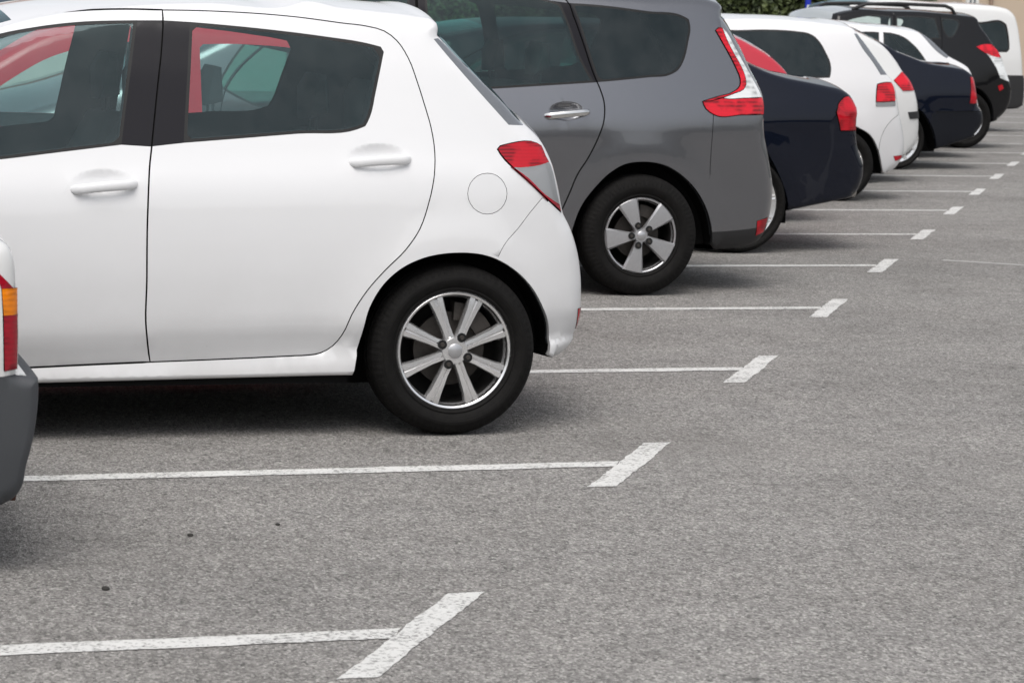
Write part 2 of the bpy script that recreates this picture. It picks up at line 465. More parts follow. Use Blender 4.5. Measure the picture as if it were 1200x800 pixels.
def seat(parent, x, y, zc, lean, width, name, head=True, scale=1.0):
    """front seat or bench: cushion and backrest in one mesh, headrest a sub-part"""
    b = MB(); h = width / 2
    b.prism([(x - 0.50, zc), (x - 0.52, zc + 0.10), (x - 0.46, zc + 0.15), (x - 0.1, zc + 0.12), (x, zc + 0.10), (x, zc)], y - h, y + h, bev=0.03)
    top = 0.58 * scale; dx = top * math.tan(lean)
    b.prism([(x - 0.10, zc + 0.08), (x - 0.10 + dx * .5, zc + 0.10 + top * .5), (x - 0.06 + dx, zc + 0.08 + top), (x + 0.0 + dx, zc + 0.09 + top), (x + 0.06 + dx * .55, zc + 0.08 + top * .5), (x + 0.05, zc + 0.05)], y - h, y + h, bev=0.035)
    o = b.build(name, 'seat_fabric', parent, 50)
    if head:
        for yy in ([y] if width < 0.7 else [y - width * .3, y + width * .3]):
            hb = MB(); xx = x + dx - 0.035; zz = zc + 0.10 + top
            hb.prism([(xx - 0.03, zz + 0.03), (xx - 0.035, zz + 0.15), (xx + 0.0, zz + 0.21), (xx + 0.04, zz + 0.20), (xx + 0.05, zz + 0.05)], yy - 0.12, yy + 0.12, bev=0.03)
            for s in (-1, 1): hb.tube([(xx + 0.01, yy + s * 0.06, zz - 0.03), (xx + 0.01, yy + s * 0.06, zz + 0.06)], 0.006, 6)
            hb.build('headrest', 'seat_fabric', o, 50)
    return o

# ---------------------------------------------------------------- a car from its side view
def cut_sheet(fm, sp):
    """triangulate the side view with every seam, window and lamp outline as an edge"""
    step = sp.get('grid', 0.06)
    pts = []; edges = []
    def loop(P, closed):
        b = len(pts); pts.extend([tuple(p) for p in P]); n = len(P)
        for i in range(n if closed else n - 1): edges.append((b + i, b + (i + 1) % n))
    loop(fm.outer, True)
    O = np.array(fm.outer)
    polys = []
    for rg in sp['regions']:
        P = spline(rg['poly'], sp.get('fstep', 0.03), True, rg.get('corner', 38))
        polys.append(P); loop(P, True)
    gaps = []
    for g in sp.get('gaps', []):
        C = spline(g['line'], sp.get('fstep', 0.03), g.get('closed', False), g.get('corner', 50))
        hw = g.get('hw', 0.0025); n = len(C)
        T = np.zeros_like(C)
        for i in range(n):
            a = C[i - 1] if (i > 0 or g.get('closed')) else C[0]; b = C[(i + 1) % n] if (i < n - 1 or g.get('closed')) else C[-1]
            T[i] = (b - a) / (np.linalg.norm(b - a) + 1e-9)
        Nn = np.stack([-T[:, 1], T[:, 0]], 1)
        for o in (-hw, 0, hw): loop(C + Nn * o, g.get('closed', False))
        A = C if g.get('closed') else C[:-1]; B = np.roll(C, -1, 0) if g.get('closed') else C[1:]
        gaps.append((A, B, hw, g.get('depth', 0.008)))
    # inner support rows along the rounded edge
    rows = []
    q0 = 0
    for pl in [fm.top] + fm.bottoms:
        nseg = len(pl) - 1; Rr = fm.R[q0:q0 + nseg]; q0 += nseg
        Rv = np.concatenate([[Rr[0]], (Rr[1:] + Rr[:-1]) / 2, [Rr[-1]]])[:, None]
        D = np.gradient(pl, axis=0); D /= np.linalg.norm(D, axis=1)[:, None] + 1e-9
        Nin = np.stack([D[:, 1], -D[:, 0]], 1)
        for u in (0.02, 0.06, 0.13, 0.24, 0.40, 0.60, 0.82):
            rows.append(pl + Nin * (Rv * u))
    rows = np.concatenate(rows); rows = rows[inside(rows, O)]
    x0, z0 = O.min(0); x1, z1 = O.max(0)
    gx = []
    zz = z0; k = 0
    while zz < z1:
        xs = np.arange(x0 + (k % 2) * step / 2, x1, step); gx.append(np.stack([xs, np.full(len(xs), zz)], 1)); zz += step * 0.87; k += 1
    G = np.concatenate(gx)
    for (cx, cz, rx, rz, dep, an) in sp.get('dents', []):
        a = np.linspace(0, 2 * math.pi, 25)[:-1]; c, s_ = math.cos(an), math.sin(an)
        rings = [(cx, cz)]
        for q in (0.15, 0.3, 0.45, 0.6, 0.72, 0.82, 0.9, 0.96, 1.0, 1.06):
            for t in a: rings.append((cx + q * (rx * math.cos(t) * c - rz * math.sin(t) * s_), cz + q * (rx * math.cos(t) * s_ + rz * math.sin(t) * c)))
        G = np.concatenate([G, np.array(rings)])
    E1 = np.array([pts[a] for a, b in edges]); E2 = np.array([pts[b] for a, b in edges])
    G = G[inside(G, O)]
    d, j_, t_ = seg_dist(G, fm.A, fm.B); G = G[d > fm.R[j_] * 0.95]
    d, _, _ = seg_dist(G, E1, E2); G = G[d > 0.010]
    rows = np.concatenate([rows, G])
    d, _, _ = seg_dist(rows, E1, E2); rows = rows[d > 0.0014]
    pts.extend([tuple(p) for p in rows])
    v, e, f, *_ = delaunay_2d_cdt([Vector(p) for p in pts], edges, [], 0, 1e-5)
    V = np.array([(p.x, p.y) for p in v]); F = np.array([tuple(t) for t in f])
    C = V[F].mean(1)
    keep = inside(C, O)
    a, b, c = V[F[:, 0]], V[F[:, 1]], V[F[:, 2]]
    area = np.abs((b[:, 0] - a[:, 0]) * (c[:, 1] - a[:, 1]) - (b[:, 1] - a[:, 1]) * (c[:, 0] - a[:, 0]))
    keep &= area > 1e-9
    F = F[keep]; C = C[keep]
    reg = np.full(len(F), -1)
    for i, P in reversed(list(enumerate(polys))):
        reg[inside(C, P)] = i
    sink = np.zeros(len(V))
    for A, B, hw, dep in gaps:
        d, _, _ = seg_dist(C, A, B)
        over = np.array([r < 0 or not sp['regions'][r].get('over') for r in reg])
        reg[(d < hw) & over] = -2
        d, _, _ = seg_dist(V, A, B); sink = np.where(d < hw * 0.15, np.maximum(sink, dep), sink)
    return V, F, reg, sink, polys

def build_car(sp, root):
    fm = Form(sp, sp.get('ostep', 0.04))
    V2, F, reg, sink, polys = cut_sheet(fm, sp)
    w = fm.w(V2)
    used_gap = np.zeros(len(V2), bool)
    if (reg == -2).any(): used_gap[np.unique(F[reg == -2])] = True
    w = w - np.where(used_gap, sink, 0)
    # orientation: near side normals to -y
    a, b, c = V2[F[:, 0]], V2[F[:, 1]], V2[F[:, 2]]
    cr = (b[:, 0] - a[:, 0]) * (c[:, 1] - a[:, 1]) - (b[:, 1] - a[:, 1]) * (c[:, 0] - a[:, 0])
    F = np.where((cr < 0)[:, None], F[:, ::-1], F)
    near = np.stack([V2[:, 0], -w, V2[:, 1]], 1); far = near * [1, -1, 1]
    nV = len(V2)
    # the closing strip over bonnet, roof, tail and bumpers
    hp = fm.top; n = len(hp)
    wt = fm.w(hp)
    tg = np.gradient(hp, axis=0); tg /= np.linalg.norm(tg, axis=1)[:, None] + 1e-9
    nr = np.stack([-tg[:, 1], tg[:, 0]], 1)
    k = np.ones(7) / 7
    for j in (0, 1): nr[:, j] = np.convolve(np.pad(nr[:, j], 3, mode='edge'), k, mode='valid')
    crown = sp.get('crown', 0.03) * np.abs(nr[:, 1]) + sp.get('bow', 0.10) * np.abs(nr[:, 0])
    crown *= np.clip((hp[:, 1] - 0.15) / 0.2, 0.2, 1)
    NS = sp.get('ns', 14)
    ts = np.sin(np.linspace(-1, 1, NS + 1) * math.pi / 2); ts = 0.5 * ts + 0.5 * np.linspace(-1, 1, NS + 1)
    S = np.zeros((n, NS + 1, 3))
    for j, t in enumerate(ts):
        off = crown * (1 - t * t)
        S[:, j, 0] = hp[:, 0] + nr[:, 0] * off; S[:, j, 2] = hp[:, 1] + nr[:, 1] * off; S[:, j, 1] = wt * t
    SV = S.reshape(-1, 3)
    SF = []; SR = []
    def find(p): return int(np.argmin(((hp - np.array(p)) ** 2).sum(1)))
    srange = [(nm, *sorted((find(p), find(q))), mar) for nm, p, q, mar in sp.get('strip', [])]
    for i in range(n - 1):
        nm = 'body'
        for q, i0, i1, mar in srange:
            if i0 <= i < i1: nm = q; mm = mar
        for j in range(NS):
            q = nm
            if nm != 'body' and mm and (j < mm or j >= NS - mm): q = 'body'
            SF.append((i * (NS + 1) + j, (i + 1) * (NS + 1) + j, (i + 1) * (NS + 1) + j + 1, i * (NS + 1) + j + 1)); SR.append(q)
    allV = np.concatenate([near, far, SV])
    # shared smooth normals
    tris = []; ok = []
    for f, r in zip(F, reg): tris.append(f); ok.append(r != -2)
    for f, r in zip(F, reg): tris.append(f[::-1] + nV); ok.append(r != -2)
    nb = 2 * nV
    q = np.array(SF) + nb
    tris = np.concatenate([np.array(tris), q[:, [0, 1, 2]], q[:, [0, 2, 3]]]); ok = np.array(ok + [True] * (2 * len(q)))
    # strip orientation check
    key = np.round(allV * 4000).astype(np.int64)
    _, inv = np.unique(key, axis=0, return_inverse=True); inv = inv.ravel()
    A, B, Cc = allV[tris[:, 0]], allV[tris[:, 1]], allV[tris[:, 2]]
    fn = np.cross(B - A, Cc - A)
    l = np.linalg.norm(fn, axis=1)[:, None] + 1e-15; fu = fn / l
    def an(P, Q, S_):
        u = Q - P; v = S_ - P
        cth = (u * v).sum(1) / (np.linalg.norm(u, axis=1) * np.linalg.norm(v, axis=1) + 1e-15)
        return np.arccos(np.clip(cth, -1, 1))
    NN = np.zeros((inv.max() + 1, 3))
    for (i, P, Q, S_) in ((0, A, B, Cc), (1, B, Cc, A), (2, Cc, A, B)):
        wgt = an(P, Q, S_)[:, None] * fu * np.sqrt(l)
        np.add.at(NN, inv[tris[ok, i]], wgt[ok])
    NN /= np.linalg.norm(NN, axis=1)[:, None] + 1e-12
    VN = NN[inv]
    # gather faces by part
    parts = {}
    def put(part, faces, mat, nrm=True):
        p = parts.setdefault(part, dict(f=[], m=[], mats=[], n=[]))
        if mat not in p['mats']: p['mats'].append(mat)
        mi = p['mats'].index(mat)
        for f in faces: p['f'].append(tuple(int(x) for x in f)); p['m'].append(mi); p['n'].append(nrm)
    body_mat = sp['paint']
    R_ = sp['regions']
    for f, r in zip(F, reg):
        if r == -2: part, mat = 'body', 'panel_gap'
        elif r == -1: part, mat = 'body', body_mat
        else: part, mat = R_[r]['part'], R_[r].get('mat', body_mat)
        put(part, [f], mat, r != -2)
        g = f[::-1] + nV
        if r >= 0 and R_[r].get('far', 0): put('far:' + part, [g], mat)
        else: put('body', [g], mat if r != -2 else 'panel_gap', r != -2)
    SM = sp.get('strip_mats', {})
    for f, nm in zip(SF, SR): put(nm, [[i + nb for i in f]], SM.get(nm, body_mat))
    objs = {}
    lifts = {r['part']: r['lift'] for r in R_ if r.get('lift')}
    order = sorted(parts, key=lambda s: (s != 'body', s))
    subs = {r['part']: r['under'] for r in R_ if r.get('under')}
    order.sort(key=lambda s: s in subs)
    for part in order:
        p = parts[part]; base = part.replace('far:', '')
        faces = np.array([list(f) + [f[-1]] * (4 - len(f)) for f in p['f']])
        ids = sorted(set(int(i) for f in p['f'] for i in f)); mp = {i: k for k, i in enumerate(ids)}
        vv = allV[ids].copy(); nn = VN[ids]
        ff = [tuple(mp[i] for i in f) for f in p['f']]; mm_ = list(p['m'])
        nl = []
        for f, g, sm in zip(p['f'], ff, p['n']):
            if sm: nl += [VN[i] for i in f]
            else:
                a_, b_, c_ = allV[f[0]], allV[f[1]], allV[f[2]]; q_ = np.cross(b_ - a_, c_ - a_); q_ = q_ / (np.linalg.norm(q_) + 1e-12); nl += [q_] * len(f)
        if base in lifts:
            lf = lifts[base]
            cnt = {}
            for f in ff:
                for i in range(len(f)):
                    e = (f[i], f[(i + 1) % len(f)]); cnt[e] = 1
            bd = [e for e in cnt if (e[1], e[0]) not in cnt]
            nb0 = len(vv); up = vv + nn * lf
            vv = np.concatenate([up, vv - nn * 0.018])
            for a_, b_ in bd:
                ff.append((b_, a_, a_ + nb0, b_ + nb0)); mm_.append(p['m'][0])
                e_ = up[b_] - up[a_]; q_ = np.cross(nn[a_], e_); q_ = -q_ / (np.linalg.norm(q_) + 1e-12); nl += [-q_] * 4
        par = objs.get(subs.get(part), root) if part in subs else root
        nm = base.split('#')[0]
        objs[part] = mesh_obj(nm, vv, ff, p['mats'], par, mm_, nl)
        if base in lifts and 'clear_lens' == p['mats'][0]:              # the reflector bowl behind the cover
            k0 = len(vv) // 2 if False else len(ids)
            rv = allV[ids] - nn * 0.016
            mesh_obj('lamp_reflector', rv, [tuple(mp[i] for i in f) for f in p['f']], 'reflector_broad' if sp.get('big_lamp') else 'reflector_fine', objs[part], None, [VN[i] for f in p['f'] for i in f])
        lb = [r.get('plabel') for r in R_ if r['part'] == base and r.get('plabel')]
        if lb and not part.startswith('far:'): objs[part]['label'] = lb[0]
    # arch flanges and liners
    for side, arch in ((-1, fm.ra), (1, fm.ra), (-1, fm.fa), (1, fm.fa)):
        wa = fm.w(arch); b = MB(); m_ = len(arch)
        c = arch.mean(0)
        inn = arch + (c - arch) * 0.0
        out2 = c + (arch - c) * 1.03
        V = []; F_ = []
        ring = [(arch, wa), (c + (arch - c) * 0.995, wa - 0.018), (c + (arch - c) * 1.0, wa - 0.03), (out2, wa - 0.05), (out2, wa * 0 + fm.hw - 0.33)]
        for P, ww in ring:
            for p, y in zip(P, ww): V.append((p[0], side * y, p[1]))
        for k_ in range(len(ring) - 1):
            for i in range(m_ - 1): F_.append((k_ * m_ + i, k_ * m_ + i + 1, (k_ + 1) * m_ + i + 1, (k_ + 1) * m_ + i))
        F_.append(tuple(4 * m_ + i for i in range(m_)))
        b.add(V, F_, 0)
        b.M = [1 if i < (m_ - 1) * 2 else 0 for i in range(len(F_))]
        b.build('wheel_arch_liner', ['underbody', sp.get('arch_mat', body_mat)], root, 50)
    # dark lining behind the panels, floor, roof lining
    lb = MB(); off = 0.045
    wl = fm.w0(V2) - off
    sel = [f for f, r, cz in zip(F, reg, V2[F].mean(1)[:, 1]) if (r < 0 or not R_[r].get('glass')) and cz > 0.32]
    dd, _, _ = seg_dist(V2, fm.A, fm.B)
    wl = np.minimum(wl, w - 0.02)
    lv = np.stack([V2[:, 0], -wl, V2[:, 1]], 1)
    idx = sorted(set(int(i) for f in sel for i in f if True)); mp = {i: k for k, i in enumerate(idx)}
    fs = [tuple(mp[int(i)] for i in f) for f in sel if dd[f].min() > 0.02]
    lb.add(lv[idx], fs); lb.add(lv[idx] * [1, -1, 1], [f[::-1] for f in fs])
    s2 = S.copy(); s2[:, :, 0] -= nr[:, None, 0] * 0.04; s2[:, :, 2] -= nr[:, None, 1] * 0.04; s2[:, :, 1] *= 0.97
    fs = [f for f, nm in zip(SF, SR) if nm not in ('windscreen', 'rear_window') and S.reshape(-1, 3)[f[0], 2] > 0.32]
    lb.add(s2.reshape(-1, 3), fs)
    me_o = lb.build('interior_lining', sp.get('lining', 'interior'), root, 60)
    ub = MB(); xs = [V2[:, 0].min() + 0.30, min(fm.ra[:, 0].max() + 0.10, sp['top'][-1][0] - 0.10)]
    zf = sp.get('floor', 0.20)
    ub.box(((xs[0] + xs[1]) / 2, 0, zf + 0.05), (xs[1] - xs[0], 2 * (fm.hw - 0.36), 0.10))
    xa, xb = fm.fa[:, 0].max() + 0.01, fm.ra[:, 0].min() - 0.01
    ub.box(((xa + xb) / 2, 0, zf + 0.085), (xb - xa, 2 * (fm.hw - 0.075), 0.09))
    for xx in (sp['axles'][0], sp['axles'][1]):
        ub.tube([(xx, -fm.hw + 0.2, sp['Rt']), (xx, fm.hw - 0.2, sp['Rt'])], 0.04, 10)
    if sp.get('pipe'):
        px_, py_, pz_ = sp['pipe']
        ub.tube([(px_ - 1.2, py_, pz_ + 0.06), (px_ - 0.25, py_, pz_ + 0.03), (px_ - 0.1, py_, pz_)], 0.035, 10)
        pb = MB(); pb.lathe([(0.0, -0.09), (0.030, -0.09), (0.036, -0.1), (0.036, 0.02), (0.031, 0.022), (0.031, -0.08)], 20, 'X')
        o = pb.build('exhaust_pipe', 'steel_pipe', root); o.location = (px_, py_, pz_)
    ub.build('underbody', 'underbody', root, 0)
    for xi, xx in enumerate(sp['axles']):
        for side in (-1, 1):
            pq = np.array([[xx, sp['Rt'] + 0.3]])
            yy = sp.get('track', fm.hw - 0.025)
            make_wheel(root, xx, side * yy, sp['Rt'], sp['Rt'], sp['Rr'], side, WHEELS[sp['wheel']], sp.get('tw', 0.18))
    for (nm, x, y, z, lean, wd, hd, sc) in sp.get('seats', []): seat(root, x, y, z, lean, wd, nm, hd, sc)
    if sp.get('dash'):
        x, z = sp['dash']; b = MB()
        b.prism([(x - 0.45, z - 0.05), (x - 0.30, z + 0.03), (x - 0.02, z + 0.05), (x + 0.08, z - 0.02), (x + 0.06, z - 0.35), (x - 0.45, z - 0.35)], -fm.hw + 0.12, fm.hw - 0.12, bev=0.02)
        d = b.build('dashboard', 'interior', root, 50)
        sb = MB(); m3 = Matrix.Rotation(R(-65), 3, 'Y')
        ring = []
        for i in range(25):
            a_ = 2 * math.pi * i / 24; v_ = m3 @ Vector((0.18 * math.cos(a_), 0.18 * math.sin(a_), 0)); ring.append(v_ + Vector((x + 0.22, sp.get('drive', 1) * 0.36, z + 0.02)))
        sb.tube(ring, 0.014, 8); sb.tube([ring[0] * 0.5 + ring[12] * 0.5, (x + 0.02, sp.get('drive', 1) * 0.36, z - 0.05)], 0.03, 8)
        sb.tube([ring[6], ring[18]], 0.016, 8)
        sb.build('steering_wheel', 'interior', root, 50)
    # door handles: a bar bowed off the panel, on both sides
    for h in sp.get('handles', []):
        (x0, z0), (x1, z1) = h['a'], h['b']
        for side in (-1, 1):
            b = MB(); P = []; rad = []
            for i in range(13):
                t = i / 12; x = x0 + (x1 - x0) * t; z = z0 + (z1 - z0) * t
                y = fm.w0(np.array([[x, z]]))[0]
                dent0 = max(fm.w0(np.array([[x0, z0]]))[0], fm.w0(np.array([[x1, z1]]))[0])
                bow = dent0 + (0.012 if 0 < i < 12 else -0.004) + 0.012 * math.sin(math.pi * t)
                P.append((x, side * bow, z + h.get('arc', 0.0) * math.sin(math.pi * t))); rad.append(h.get('r', 0.014) * (0.7 if i in (0, 12) else 1.0))
            b.tube(P, rad, 12, flat=0.55)
            pr = root if side > 0 else objs.get(h.get('door'), root)
            o = b.build('door_handle', h.get('mat', body_mat), pr, 60)
            if h.get('key') and side < 0:
                kb = MB(); x, z = h['key']; y = -(fm.w0(np.array([[x, z]]))[0] + 0.004)
                kb.lathe([(0.0, y - 0.004), (0.007, y - 0.004), (0.009, y), (0.009, y + 0.02)], 14, 'Y'); kk_ = kb.build('keyhole', 'rubber_seal', o); kk_.location = (x, 0, z)
    return fm, objs

